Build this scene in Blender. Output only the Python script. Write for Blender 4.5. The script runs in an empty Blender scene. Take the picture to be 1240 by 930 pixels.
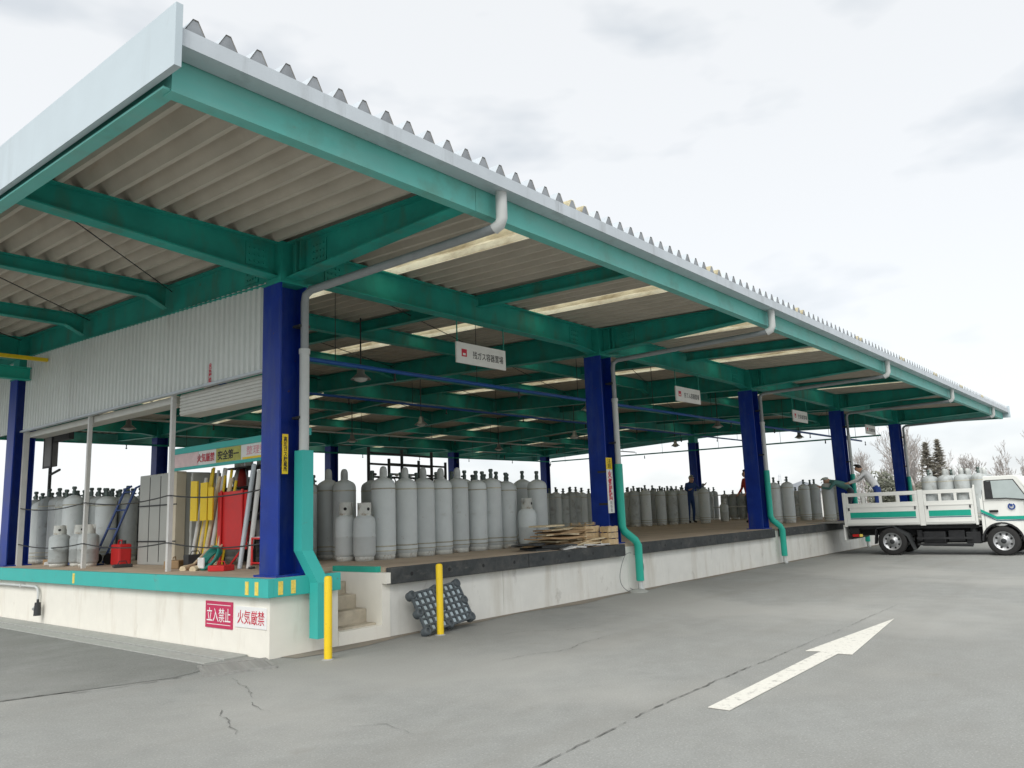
import bpy, bmesh, math, random
from mathutils import Vector, Matrix
R = math.radians
random.seed(7)
S = bpy.context.scene
col = S.collection

# ------------------------------------------------------------------ camera
FPX, YAW, PITCH, ROLL = 951.55, 0.693205, 0.162583, -0.037588
CAM = Vector((-5.2451, -8.04373, 1.51941))
Fv = Vector((math.cos(YAW)*math.cos(PITCH), math.sin(YAW)*math.cos(PITCH), math.sin(PITCH)))
r0 = Vector((math.sin(YAW), -math.cos(YAW), 0)); u0 = r0.cross(Fv)
Rv = math.cos(ROLL)*r0 + math.sin(ROLL)*u0
Uv = -math.sin(ROLL)*r0 + math.cos(ROLL)*u0
cd = bpy.data.cameras.new('camera'); cam = bpy.data.objects.new('camera', cd); col.objects.link(cam)
cd.sensor_fit = 'HORIZONTAL'; cd.sensor_width = 36.0; cd.lens = FPX/1240*36
cd.clip_start = 0.05; cd.clip_end = 3000
M = Matrix((( Rv.x, Uv.x, -Fv.x, CAM.x), (Rv.y, Uv.y, -Fv.y, CAM.y), (Rv.z, Uv.z, -Fv.z, CAM.z), (0, 0, 0, 1)))
cam.matrix_world = M
S.camera = cam
def hit(px, py, axis, val):
    """world point where the sight line through a photo pixel meets a plane"""
    d = Fv + Rv*((px-620)/FPX) - Uv*((py-465)/FPX)
    return CAM + d*((val-CAM[axis])/d[axis])

# ------------------------------------------------------------------ sky, sun, exposure
SUN_EL, SUN_AZ = R(48), math.atan2(-0.42, -0.90)      # direction towards the veiled sun
W = bpy.data.worlds.new('World'); S.world = W; W.use_nodes = True
nt = W.node_tree; nt.nodes.clear()
def wn(t, **k):
    n = nt.nodes.new(t)
    for a, b in k.items(): setattr(n, a, b)
    return n
out = wn('ShaderNodeOutputWorld'); bg = wn('ShaderNodeBackground'); bg2 = wn('ShaderNodeBackground'); addn = wn('ShaderNodeAddShader')
sky = wn('ShaderNodeTexSky', sky_type='NISHITA', sun_disc=False)
sky.sun_elevation = SUN_EL; sky.sun_rotation = math.pi/2 - SUN_AZ
bg.inputs['Strength'].default_value = 0.05
hsv = wn('ShaderNodeHueSaturation'); hsv.inputs['Saturation'].default_value = .5; hsv.inputs['Value'].default_value = .28
nt.links.new(sky.outputs[0], hsv.inputs['Color']); nt.links.new(hsv.outputs[0], bg.inputs['Color'])
tc = wn('ShaderNodeTexCoord'); mp = wn('ShaderNodeMapping'); mp.inputs['Scale'].default_value = (1.0, 1.0, 2.6)
nt.links.new(tc.outputs['Generated'], mp.inputs['Vector'])
n1 = wn('ShaderNodeTexNoise'); n1.inputs['Scale'].default_value = 4.2; n1.inputs['Detail'].default_value = 4; n1.inputs['Roughness'].default_value = .5
nt.links.new(mp.outputs[0], n1.inputs['Vector'])
cr = wn('ShaderNodeValToRGB')
cr.color_ramp.elements[0].position = .34; cr.color_ramp.elements[0].color = (.60, .635, .665, 1)
cr.color_ramp.elements[1].position = .49; cr.color_ramp.elements[1].color = (.775, .79, .80, 1)
nt.links.new(n1.outputs['Fac'], cr.inputs['Fac'])
nt.links.new(cr.outputs[0], bg2.inputs['Color']); bg2.inputs['Strength'].default_value = 0.445
nt.links.new(bg.outputs[0], addn.inputs[0]); nt.links.new(bg2.outputs[0], addn.inputs[1]); nt.links.new(addn.outputs[0], out.inputs['Surface'])
sd = bpy.data.lights.new('sun', 'SUN'); sd.energy = 1.5; sd.angle = R(50); sd.color = (1, .97, .92)
so = bpy.data.objects.new('sun', sd); col.objects.link(so)
sdir = Vector((math.cos(SUN_AZ)*math.cos(SUN_EL), math.sin(SUN_AZ)*math.cos(SUN_EL), math.sin(SUN_EL)))
so.rotation_euler = sdir.to_track_quat('Z', 'Y').to_euler(); so.location = (-20, -15, 30)
S.view_settings.view_transform = 'Standard'; S.view_settings.look = 'None'
S.view_settings.exposure = 1.25; S.view_settings.gamma = 1.0; S.view_settings.use_curve_mapping = False

# ------------------------------------------------------------------ materials
MATS = {}
def mat(name, c, rough=.6, metal=0.0, var=.12, scale=6.0, bump=0.0, bscale=60.0, c2=None, stain=None, srange=(.55, .75), sscale=1.5, sstretch=(1, 1, 1), rnd=0.0, spec=.4, trans=0.0, coat=0.0):
    """Principled material: two-tone noise colour, optional stain layer, per-object tint, fine bump"""
    m = bpy.data.materials.new(name); m.use_nodes = True
    t = m.node_tree; N = t.nodes; L = t.links; p = N['Principled BSDF']
    p.inputs['Roughness'].default_value = rough; p.inputs['Metallic'].default_value = metal
    p.inputs['Specular IOR Level'].default_value = spec
    if coat: p.inputs['Coat Weight'].default_value = coat; p.inputs['Coat Roughness'].default_value = .1
    tcn = N.new('ShaderNodeTexCoord'); src = tcn.outputs['Object']
    nz = N.new('ShaderNodeTexNoise'); nz.inputs['Scale'].default_value = scale; nz.inputs['Detail'].default_value = 6; nz.inputs['Roughness'].default_value = .6
    L.new(src, nz.inputs['Vector'])
    mx = N.new('ShaderNodeMix'); mx.data_type = 'RGBA'
    a = tuple(max(0, x*(1-var)) for x in c); b = tuple(min(1, x*(1+var)) for x in c) if c2 is None else c2
    mx.inputs[6].default_value = (*a, 1); mx.inputs[7].default_value = (*b, 1)
    cr_ = N.new('ShaderNodeMapRange'); cr_.inputs[1].default_value = .3; cr_.inputs[2].default_value = .7
    L.new(nz.outputs['Fac'], cr_.inputs[0]); L.new(cr_.outputs[0], mx.inputs[0])
    cur = mx.outputs[2]
    if stain is not None:
        mpn = N.new('ShaderNodeMapping'); mpn.inputs['Scale'].default_value = sstretch; L.new(src, mpn.inputs[0])
        n2 = N.new('ShaderNodeTexNoise'); n2.inputs['Scale'].default_value = sscale; n2.inputs['Detail'].default_value = 8; n2.inputs['Roughness'].default_value = .65
        L.new(mpn.outputs[0], n2.inputs['Vector'])
        mr = N.new('ShaderNodeMapRange'); mr.inputs[1].default_value = srange[0]; mr.inputs[2].default_value = srange[1]
        L.new(n2.outputs['Fac'], mr.inputs[0])
        m2 = N.new('ShaderNodeMix'); m2.data_type = 'RGBA'; L.new(mr.outputs[0], m2.inputs[0]); L.new(cur, m2.inputs[6])
        m2.inputs[7].default_value = (*stain, 1); cur = m2.outputs[2]
    if rnd:
        oi = N.new('ShaderNodeObjectInfo'); mr = N.new('ShaderNodeMapRange'); mr.inputs[3].default_value = 1-rnd; mr.inputs[4].default_value = 1+rnd
        L.new(oi.outputs['Random'], mr.inputs[0])
        hs = N.new('ShaderNodeHueSaturation'); L.new(mr.outputs[0], hs.inputs['Value']); L.new(cur, hs.inputs['Color']); cur = hs.outputs[0]
    L.new(cur, p.inputs['Base Color'])
    rr = N.new('ShaderNodeMapRange'); rr.inputs[3].default_value = max(.05, rough-.08); rr.inputs[4].default_value = min(1, rough+.1)
    L.new(nz.outputs['Fac'], rr.inputs[0]); L.new(rr.outputs[0], p.inputs['Roughness'])
    if bump:
        n3 = N.new('ShaderNodeTexNoise'); n3.inputs['Scale'].default_value = bscale; n3.inputs['Detail'].default_value = 3
        L.new(src, n3.inputs['Vector'])
        bp = N.new('ShaderNodeBump'); bp.inputs['Strength'].default_value = bump; bp.inputs['Distance'].default_value = .01
        L.new(n3.outputs['Fac'], bp.inputs['Height']); L.new(bp.outputs[0], p.inputs['Normal'])
    if trans:
        tr = N.new('ShaderNodeBsdfTranslucent'); L.new(cur, tr.inputs['Color'])
        ms = N.new('ShaderNodeMixShader'); ms.inputs[0].default_value = trans
        L.new(p.outputs[0], ms.inputs[1]); L.new(tr.outputs[0], ms.inputs[2]); L.new(ms.outputs[0], N['Material Output'].inputs['Surface'])
    MATS[name] = m
    return m
mat('asphalt', (.268, .276, .265), .9, var=.09, scale=3.5, bump=.5, bscale=210, stain=(.235, .237, .222), srange=(.40, .72), sscale=.45)
mat('asphalt_old', (.215, .222, .212), .9, var=.12, scale=3.0, bump=.5, bscale=200, stain=(.165, .17, .158), srange=(.4, .7), sscale=.6)
def aggregate(m, dark, light, oil):
    """stone chippings, darker binder specks, drips and long tyre-worn streaks on top of the base asphalt"""
    t = MATS[m].node_tree; N = t.nodes; L = t.links; p = N['Principled BSDF']; cur = p.inputs['Base Color'].links[0].from_socket
    tcn = N.new('ShaderNodeTexCoord')
    def layer(cur, fac, colr):
        mx = N.new('ShaderNodeMix'); mx.data_type = 'RGBA'; L.new(fac, mx.inputs[0]); L.new(cur, mx.inputs[6]); mx.inputs[7].default_value = (*colr, 1); return mx.outputs[2]
    def noise(sc, a, b, top, stretch=(1, 1, 1), det=3):
        mp_ = N.new('ShaderNodeMapping'); mp_.inputs['Scale'].default_value = stretch; L.new(tcn.outputs['Object'], mp_.inputs[0])
        n_ = N.new('ShaderNodeTexNoise'); n_.inputs['Scale'].default_value = sc; n_.inputs['Detail'].default_value = det; L.new(mp_.outputs[0], n_.inputs['Vector'])
        r_ = N.new('ShaderNodeMapRange'); r_.inputs[1].default_value = a; r_.inputs[2].default_value = b; r_.inputs[4].default_value = top; L.new(n_.outputs['Fac'], r_.inputs[0]); return r_.outputs[0]
    cur = layer(cur, noise(75, .50, .66, .5), dark)
    cur = layer(cur, noise(60, .56, .68, .4), light)
    cur = layer(cur, noise(22, .55, .70, .22), dark)
    cur = layer(cur, noise(.9, .52, .75, .45, (.16, 1.6, 1), 5), oil)
    cur = layer(cur, noise(1.7, .66, .74, .55, (1, 1, 1), 6), oil)
    cur = layer(cur, noise(.22, .50, .62, .35, (1, 1, 1), 4), light)
    L.new(cur, p.inputs['Base Color'])
aggregate('asphalt', (.19, .19, .176), (.44, .44, .415), (.20, .195, .175))
aggregate('asphalt_old', (.12, .125, .115), (.33, .335, .32), (.13, .13, .12))
mat('crack', (.135, .135, .128), .95, var=.2)
mat('dust', (.26, .225, .18), .95, var=.12, scale=30, stain=(.22, .20, .17), srange=(.4, .6), sscale=3)
mat('road_paint', (.64, .63, .575), .75, var=.06, scale=40, stain=(.40, .39, .36), srange=(.56, .66), sscale=14)
mat('wall_cream', (.80, .775, .70), .8, var=.03, scale=4, bump=.08, stain=(.64, .59, .50), srange=(.54, .78), sscale=2.4, sstretch=(1, 1, .22))
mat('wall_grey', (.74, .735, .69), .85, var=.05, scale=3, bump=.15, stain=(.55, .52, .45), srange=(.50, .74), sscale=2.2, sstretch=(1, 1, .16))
mat('step_concrete', (.48, .43, .34), .9, var=.12, scale=9, bump=.3, stain=(.27, .23, .18), srange=(.45, .7), sscale=3)
mat('deck', (.47, .38, .285), .85, var=.12, scale=3, bump=.15, stain=(.36, .29, .22), srange=(.45, .7), sscale=.9)
mat('drain_concrete', (.33, .34, .32), .9, var=.12, scale=12, bump=.3)
mat('grate', (.30, .30, .285), .7, .3, var=.2, scale=20)
mat('teal', (.045, .44, .40), .5, var=.05, scale=3, stain=(.10, .40, .36), srange=(.6, .8), sscale=3)
mat('teal_green', (.02, .40, .30), .45, var=.06, scale=3)
mat('steel_green', (.022, .30, .245), .5, var=.20, scale=2.0, stain=(.06, .20, .15), srange=(.50, .72), sscale=3.2, sstretch=(1, 1, .35), spec=.25)
mat('eave_green_lit', (.13, .47, .42), .5, var=.07, scale=2.0, stain=(.13, .33, .27), srange=(.52, .75), sscale=1.8)  # beam green brightened, putting the light at the roof edge into the colour
mat('steel_blue', (.005, .032, .27), .38, var=.2, scale=2.2, stain=(.035, .06, .20), srange=(.52, .74), sscale=5, sstretch=(1, 1, .12), spec=.25)
mat('pipe_blue', (.015, .09, .33), .45)
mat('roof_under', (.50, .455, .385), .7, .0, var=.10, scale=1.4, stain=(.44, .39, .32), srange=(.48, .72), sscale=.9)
mat('skylight', (.86, .80, .60), .5, var=.08, scale=3, stain=(.42, .33, .19), srange=(.45, .68), sscale=2.4, sstretch=(2, .5, 1), trans=.68)
mat('closure', (.26, .28, .30), .6, var=.2)
mat('fascia', (.47, .545, .585), .45, .1, var=.06, scale=.8, stain=(.40, .46, .49), srange=(.55, .78), sscale=3, sstretch=(1, 1, .15))
mat('gutter', (.50, .545, .58), .5, .15, var=.08, scale=1.5, stain=(.38, .41, .43), srange=(.52, .72), sscale=4, sstretch=(1, 1, .12))
mat('pipe_grey', (.27, .29, .30), .5, var=.1)
mat('pipe_white', (.52, .54, .53), .5, var=.05)
mat('sheet_white', (.66, .69, .67), .5, .1, var=.05, scale=.9, stain=(.54, .55, .53), srange=(.58, .8), sscale=1.4, sstretch=(1, 1, .3))
mat('shutter', (.58, .58, .54), .6, var=.06)
mat('post_white', (.60, .60, .58), .5, var=.06)
mat('rubber', (.045, .050, .052), .8, var=.3, scale=9, bump=.2, stain=(.10, .10, .095), srange=(.5, .75), sscale=2.4)
mat('black', (.012, .012, .013), .6, var=.3)
mat('dark', (.035, .038, .04), .55, var=.25)
mat('yellow', (.80, .56, .015), .45, var=.05, scale=5, stain=(.50, .36, .05), srange=(.62, .78), sscale=9)
mat('reflector', (.80, .62, .12), .35, var=.2, scale=30)
mat('red', (.60, .025, .025), .45, var=.08)
mat('red_pipe', (.45, .04, .03), .5)
mat('sign_red', (.52, .03, .10), .5, var=.06)
mat('white', (.80, .80, .79), .5, var=.03)
mat('sign_white', (.74, .74, .72), .5, var=.05, scale=8)
mat('ink_red', (.55, .03, .06), .6); mat('ink_black', (.02, .02, .022), .6); mat('ink_grey', (.22, .22, .22), .6)
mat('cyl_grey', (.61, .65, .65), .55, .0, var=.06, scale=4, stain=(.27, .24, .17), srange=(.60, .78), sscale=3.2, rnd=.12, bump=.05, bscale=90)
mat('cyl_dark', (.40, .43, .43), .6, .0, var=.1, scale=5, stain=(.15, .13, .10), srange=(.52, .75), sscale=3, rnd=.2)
mat('cyl_ring', (.60, .61, .57), .6, var=.15, scale=9, stain=(.30, .24, .17), srange=(.55, .70), sscale=8, rnd=.1)
mat('weld', (.43, .41, .32), .7, var=.25, scale=9, rnd=.2)
mat('valve', (.10, .13, .12), .45, .4, var=.2)
mat('cap_grey', (.42, .44, .43), .5, var=.15, rnd=.15)
mat('cardboard', (.40, .27, .15), .85, var=.12, scale=8, rnd=.18)
mat('wood', (.55, .41, .24), .75, var=.2, scale=14, rnd=.12)
mat('wood_pale', (.66, .56, .38), .75, var=.15, scale=18)
mat('plastic_sheet', (.68, .68, .66), .4, var=.1, scale=10)
mat('pallet', (.075, .09, .10), .55, var=.12, scale=9)
mat('gap_pale', (.42, .50, .54), .5, var=.3, scale=11)
mat('locker', (.40, .41, .385), .6, var=.04, scale=3)
mat('locker_beige', (.58, .52, .40), .6, var=.04)
mat('truck_white', (.70, .71, .68), .3, var=.02, scale=3, coat=.3, stain=(.62, .61, .57), srange=(.62, .85), sscale=2.2)
mat('truck_green', (.01, .33, .24), .4, var=.05)
mat('truck_line', (.03, .10, .16), .4)
mat('tyre', (.022, .022, .022), .85, var=.2, scale=20)
mat('rim', (.40, .41, .42), .4, .6, var=.15, scale=9)
mat('chassis', (.018, .019, .021), .65, var=.4, scale=7)
mat('glass', (.36, .41, .41), .08, var=.1, scale=2, spec=.7)
mat('lamp_red', (.45, .01, .01), .25); mat('lamp_clear', (.7, .72, .72), .15); mat('logo_blue', (.02, .06, .24), .4)
mat('skin', (.55, .33, .23), .6, var=.05); mat('hair', (.012, .010, .009), .5)
mat('shirt_white', (.72, .73, .74), .8, var=.05); mat('jeans', (.02, .05, .22), .85, var=.15, scale=14)
mat('shirt_teal', (.10, .25, .24), .8, var=.1); mat('coverall', (.02, .055, .17), .8, var=.1); mat('shirt_red', (.45, .05, .03), .8)
mat('trousers', (.04, .045, .06), .85); mat('shoe', (.02, .02, .02), .6); mat('cap_pale', (.55, .60, .56), .7)
mat('bark', (.22, .19, .17), .95, var=.3, scale=8); mat('twig', (.36, .33, .31), .95, var=.25, scale=5)  # twig colour paled to stand for distance haze
mat('conifer', (.38, .36, .31), .9, var=.3, scale=3, trans=.45); mat('shrub', (.20, .21, .165), .9, var=.4, scale=3, trans=.35)  # conifer tone lightened too, with the haze put into its colour
mat('far_wall', (.55, .55, .53), .8); mat('far_roof', (.25, .27, .30), .7); mat('pylon', (.60, .63, .66), .6)
mat('hose_green', (.02, .22, .18), .5); mat('lamp_shade', (.30, .31, .31), .4, .5); mat('lamp_glass', (.65, .66, .62), .2)
mat('banner_olive', (.42, .42, .10), .6, var=.2, scale=12); mat('banner_pink', (.72, .55, .55), .6); mat('ink_pink', (.65, .25, .30), .6)
mat('trolley_blue', (.05, .09, .25), .5)

def wear(m, colr, scale, a, b, top=.8, stretch=(1, 1, 1), rough=None):
    """chips, scuffs, rust spots: an irregular layer with a shape of its own over the paint"""
    t = MATS[m].node_tree; N = t.nodes; L = t.links; p = N['Principled BSDF']; cur = p.inputs['Base Color'].links[0].from_socket
    tcn = N.new('ShaderNodeTexCoord'); mp_ = N.new('ShaderNodeMapping'); mp_.inputs['Scale'].default_value = stretch; mp_.inputs['Location'].default_value = (3.1, 1.7, .4); L.new(tcn.outputs['Object'], mp_.inputs[0])
    n_ = N.new('ShaderNodeTexNoise'); n_.inputs['Scale'].default_value = scale; n_.inputs['Detail'].default_value = 9; n_.inputs['Roughness'].default_value = .7; L.new(mp_.outputs[0], n_.inputs['Vector'])
    r_ = N.new('ShaderNodeMapRange'); r_.inputs[1].default_value = a; r_.inputs[2].default_value = b; r_.inputs[4].default_value = top; L.new(n_.outputs['Fac'], r_.inputs[0])
    mx = N.new('ShaderNodeMix'); mx.data_type = 'RGBA'; L.new(r_.outputs[0], mx.inputs[0]); L.new(cur, mx.inputs[6]); mx.inputs[7].default_value = (*colr, 1); L.new(mx.outputs[2], p.inputs['Base Color'])
wear('steel_blue', (.10, .055, .035), 5, .66, .70, .8); wear('steel_blue', (.05, .09, .26), 2.2, .52, .70, .6, (1, 1, .3))
wear('steel_green', (.10, .07, .045), 4, .67, .71, .7); wear('eave_green_lit', (.22, .20, .15), 3.5, .64, .72, .5); wear('eave_green_lit', (.20, .44, .40), 1.2, .45, .65, .6, (.4, 1, 2))
wear('teal', (.14, .20, .18), 6, .64, .70, .7); wear('teal_green', (.12, .18, .15), 6, .63, .70, .6); wear('yellow', (.25, .20, .10), 14, .62, .68, .7)
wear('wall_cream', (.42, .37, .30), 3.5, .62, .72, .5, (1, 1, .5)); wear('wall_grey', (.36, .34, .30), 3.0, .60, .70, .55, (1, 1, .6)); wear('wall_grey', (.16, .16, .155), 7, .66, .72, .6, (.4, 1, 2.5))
wear('rubber', (.20, .19, .17), 7, .58, .70, .5, (.4, 1, 1)); wear('cyl_grey', (.25, .17, .10), 9, .66, .71, .7); wear('cyl_grey', (.62, .65, .65), 2.5, .52, .66, .5, (1, 1, .3)); wear('cyl_dark', (.20, .14, .09), 8, .64, .70, .6)
wear('deck', (.22, .19, .16), 1.6, .56, .68, .55); wear('truck_white', (.40, .38, .33), 5, .62, .74, .45, (1, 1, .4)); wear('road_paint', (.33, .33, .31), 30, .60, .66, .8)
wear('roof_under', (.36, .24, .14), 2.2, .62, .74, .45, (2.5, .35, 1)); wear('fascia', (.36, .40, .42), 6, .62, .70, .4, (1, 1, .2)); wear('sheet_white', (.40, .36, .30), 3, .62, .74, .4, (1, 1, .25))

# ------------------------------------------------------------------ mesh builder
class MB:
    def __init__(s): s.v = []; s.f = []; s.sm = []; s.mi = []; s.cur = 0
    def add(s, vs, fs, smooth=False):
        o = len(s.v); s.v += [tuple(x) for x in vs]
        for f in fs: s.f.append([i+o for i in f]); s.sm.append(smooth); s.mi.append(s.cur)
        return s
    def hexa(s, p):      # p: 4 bottom ccw + 4 top
        return s.add(p, [(3, 2, 1, 0), (4, 5, 6, 7), (0, 1, 5, 4), (1, 2, 6, 5), (2, 3, 7, 6), (3, 0, 4, 7)])
    def box(s, a, b):
        x0, y0, z0 = a; x1, y1, z1 = b
        return s.hexa([(x0, y0, z0), (x1, y0, z0), (x1, y1, z0), (x0, y1, z0), (x0, y0, z1), (x1, y0, z1), (x1, y1, z1), (x0, y1, z1)])
    def bbox(s, a, b, bv=.01):   # box with chamfered edges
        bm = bmesh.new(); bmesh.ops.create_cube(bm, size=1)
        for v in bm.verts: v.co = Vector([a[i]+(v.co[i]+.5)*(b[i]-a[i]) for i in range(3)])
        bmesh.ops.bevel(bm, geom=list(bm.edges), offset=bv, segments=2, affect='EDGES', profile=.5)
        bm.verts.ensure_lookup_table(); bm.verts.index_update()
        s.add([v.co[:] for v in bm.verts], [[v.index for v in f.verts] for f in bm.faces]); bm.free(); return s
    def tube(s, pts, r, n=8, caps=True, smooth=True):
        pts = [Vector(p) for p in pts]; rs = r if isinstance(r, (list, tuple)) else [r]*len(pts)
        vs = []; fs = []; prev = None
        for i, p in enumerate(pts):
            d = (pts[min(i+1, len(pts)-1)] - pts[max(i-1, 0)]).normalized()
            if prev is None:
                a = Vector((0, 0, 1)) if abs(d.z) < .9 else Vector((1, 0, 0)); u = d.cross(a).normalized()
            else:
                u = (prev - d*prev.dot(d)); u = u.normalized() if u.length > 1e-6 else d.orthogonal().normalized()
            prev = u; w = d.cross(u)
            for k in range(n):
                an = 2*math.pi*k/n; vs.append(p + (u*math.cos(an)+w*math.sin(an))*rs[i])
        for i in range(len(pts)-1):
            for k in range(n):
                a = i*n+k; b = i*n+(k+1) % n; fs.append((a, b, b+n, a+n))
        s.add(vs, fs, smooth)
        if caps: s.add(vs[:n], [tuple(reversed(range(n)))]); s.add(vs[-n:], [tuple(range(n))])
        return s
    def lathe(s, prof, n=20, c=(0, 0, 0), smooth=True, capb=True, capt=True):
        vs = []; fs = []
        for r, z in prof:
            for k in range(n):
                a = 2*math.pi*k/n; vs.append((c[0]+r*math.cos(a), c[1]+r*math.sin(a), c[2]+z))
        for i in range(len(prof)-1):
            for k in range(n):
                a = i*n+k; b = i*n+(k+1) % n; fs.append((a, b, b+n, a+n))
        s.add(vs, fs, smooth)
        if capb: s.add(vs[:n], [tuple(reversed(range(n)))])
        if capt: s.add(vs[-n:], [tuple(range(n))])
        return s
    def prism(s, poly, a0, a1, axis=1):
        """extrude a 2-D polygon along an axis (axis 1: poly is (x,z); axis 0: (y,z); axis 2: (x,y))"""
        def mk(p, h):
            return {0: (h, p[0], p[1]), 1: (p[0], h, p[1]), 2: (p[0], p[1], h)}[axis]
        n = len(poly); vs = [mk(p, a0) for p in poly]+[mk(p, a1) for p in poly]
        return s.add(vs, [tuple(range(n)), tuple(reversed(range(n, 2*n)))]+[(i, i+n, (i+1) % n+n, (i+1) % n) for i in range(n)])
    def ibeam(s, A, B, dA, dB, fw=.18, tw=.014, tf=.018):
        """I section; A, B top centre points, depth dA to dB"""
        A = Vector(A); B = Vector(B); d = (B-A); h = Vector((d.x, d.y, 0)).normalized(); n = Vector((-h.y, h.x, 0)); z = Vector((0, 0, 1))
        def seg(w, ta, ba, tb, bb):
            p = [A-n*w-z*ba, B-n*w-z*bb, B+n*w-z*bb, A+n*w-z*ba, A-n*w-z*ta, B-n*w-z*tb, B+n*w-z*tb, A+n*w-z*ta]
            s.hexa(p)
        seg(fw/2, 0, tf, 0, tf); seg(tw/2, tf, dA-tf, tf, dB-tf); seg(fw/2, dA-tf, dA, dB-tf, dB)
        return s
    def mesh(s, name, mats):
        me = bpy.data.meshes.new(name); me.from_pydata(s.v, [], s.f)
        for m in (mats if isinstance(mats, (list, tuple)) else [mats]): me.materials.append(MATS[m])
        me.polygons.foreach_set('use_smooth', s.sm); me.polygons.foreach_set('material_index', s.mi)
        bm = bmesh.new(); bm.from_mesh(me); bmesh.ops.recalc_face_normals(bm, faces=bm.faces); bm.to_mesh(me); bm.free()
        me.update(); return me
    def build(s, name, mats, parent=None, loc=None):
        return link(name, s.mesh(name, mats), parent, loc)
def link(name, me, parent=None, loc=None, rot=None):
    o = bpy.data.objects.new(name, me); col.objects.link(o)
    if parent: o.parent = parent
    if loc: o.location = loc
    if rot: o.rotation_euler = rot
    return o
def tag(o, label=None, cat=None, group=None, kind=None):
    if label: o['label'] = label
    if cat: o['category'] = cat
    if group: o['group'] = group
    if kind: o['kind'] = kind
    return o
def thing(name, label, cat, loc=(0, 0, 0), rz=0, group=None):
    o = bpy.data.objects.new(name, None); col.objects.link(o); o.location = loc; o.rotation_euler = (0, 0, rz); o.empty_display_size = .2
    return tag(o, label, cat, group)
def copy_tree(o, parent=None, loc=None, rz=None):
    c = o.copy(); col.objects.link(c)
    if parent: c.parent = parent
    if loc is not None: c.location = loc
    if rz is not None: c.rotation_euler = (0, 0, rz)
    for ch in o.children: copy_tree(ch, c)
    return c
def text(body, size, mname, parent, origin, right, up, name='lettering', spacing=1.0, fit=None, vertical=False, bold=0.0):
    """flat print: text outlines turned into a mesh lying on origin + right*x + up*y (centred)"""
    cu = bpy.data.curves.new('t', 'FONT'); cu.body = '\n'.join(body) if vertical else body; cu.size = size; cu.align_x = 'CENTER'; cu.align_y = 'CENTER'
    cu.space_character = spacing; cu.resolution_u = 2; cu.space_line = .95; cu.offset = bold; cu.extrude = .0008
    o = bpy.data.objects.new('t', cu); col.objects.link(o); bpy.context.view_layer.update()
    dg = bpy.context.evaluated_depsgraph_get(); me = bpy.data.meshes.new_from_object(o.evaluated_get(dg))
    bpy.data.objects.remove(o); bpy.data.curves.remove(cu)
    xs = [v.co.x for v in me.vertices]; ys = [v.co.y for v in me.vertices]
    cx, cy = (min(xs)+max(xs))/2, (min(ys)+max(ys))/2; w, h = max(xs)-min(xs), max(ys)-min(ys)
    kx = fit[0]/w if fit else 1; ky = fit[1]/h if fit else 1
    right = Vector(right).normalized(); up = Vector(up).normalized(); nn = right.cross(up); o0 = Vector(origin)
    for v in me.vertices: v.co = o0 + right*((v.co.x-cx)*kx) + up*((v.co.y-cy)*ky) + nn*v.co.z
    me.materials.clear(); me.materials.append(MATS[mname])
    return link(name, me, parent)

HD = 0.88                      # platform height
XC = [.36+7.07*k for k in range(5)]       # column lines
YC = [.30, 9.15, 18.0]
SL = .036
def zv(y):                     # underside of the folded roof plate (low gable, ridge at y = 9.15)
    return 4.87 + SL*((y if y <= 9.15 else 18.3-y)+3.2)
XV0, PW, NP = -2.86, .504, 69
XV1 = XV0+PW*NP
YE0, YE1 = -3.19, 21.49

# ================================================================== GROUND
g = MB().add([(-400, -400, 0), (900, -400, 0), (900, 600, 0), (-400, 600, 0)], [(0, 1, 2, 3)]).build('ground', 'asphalt'); tag(g, kind='structure')
def ragged(poly, amp, step, rng):
    o = []
    for i in range(len(poly)):
        a = Vector(poly[i]); b = Vector(poly[(i+1) % len(poly)]); n = max(1, int((b-a).length/step))
        for k in range(n):
            p = a.lerp(b, k/n); o.append((p.x+rng.uniform(-amp, amp), p.y+rng.uniform(-amp, amp)))
    return o
rg = random.Random(3)
op = [(-.56, .12), (-.56, 40), (-60, 40), (-60, .9), (-2.6, .40), (-1.1, -.02)]
m_ = MB(); m_.add([(x, y, .004) for x, y in op], [tuple(range(len(op)))]); tag(m_.build('old_pavement', 'asphalt_old'), kind='structure')
# dust along the foot of the front wall
dp = [(x, -.02-.30*(.55+.45*math.sin(x*1.9)*math.sin(x*.7+1))*(1 if x < 9 else .6)) for x in [0.2+.45*i for i in range(64)]]
m_ = MB(); pts = [(.15, -.0), *dp, (29, 0)]
m_.add([(x, y, .0045) for x, y in pts], [tuple(range(len(pts)))]); tag(m_.build('dust_strip', 'dust'), kind='structure')
def ribbon(pts, w, z, name, m):
    mb = MB(); rr = random.Random(len(pts)*7+int(abs(pts[0][0])*10)); P = []
    for i in range(len(pts)-1):
        a = Vector(pts[i]); b = Vector(pts[i+1]); n = max(2, int((b-a).length/.05))
        for k in range(n): P.append(a.lerp(b, k/n))
    P.append(Vector(pts[-1])); vs = []; fs = []; jit = 0; amp = .022 if name == 'crack_line' else .007; gap = 0
    for i, p in enumerate(P):
        d = (P[min(i+1, len(P)-1)]-P[max(i-1, 0)]).normalized(); n_ = Vector((-d.y, d.x)); jit = jit*.85+rr.uniform(-amp, amp)
        t = i/(len(P)-1); ww = w*rr.choice((.25, .5, .8, 1.0, 1.3, 1.7))*(1 if .05 < t < .85 else .4)
        q = p+n_*(jit+rr.uniform(-.006, .006)); vs += [(*(q-n_*ww/2), z), (*(q+n_*ww/2), z)]
        if gap > 0: gap -= 1
        elif rr.random() < .05: gap = rr.randint(1, 4)
        if i and not gap: fs.append((2*i-2, 2*i, 2*i+1, 2*i-1))
    mb.add(vs, fs); return tag(mb.build(name, m), kind='structure')
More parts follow.
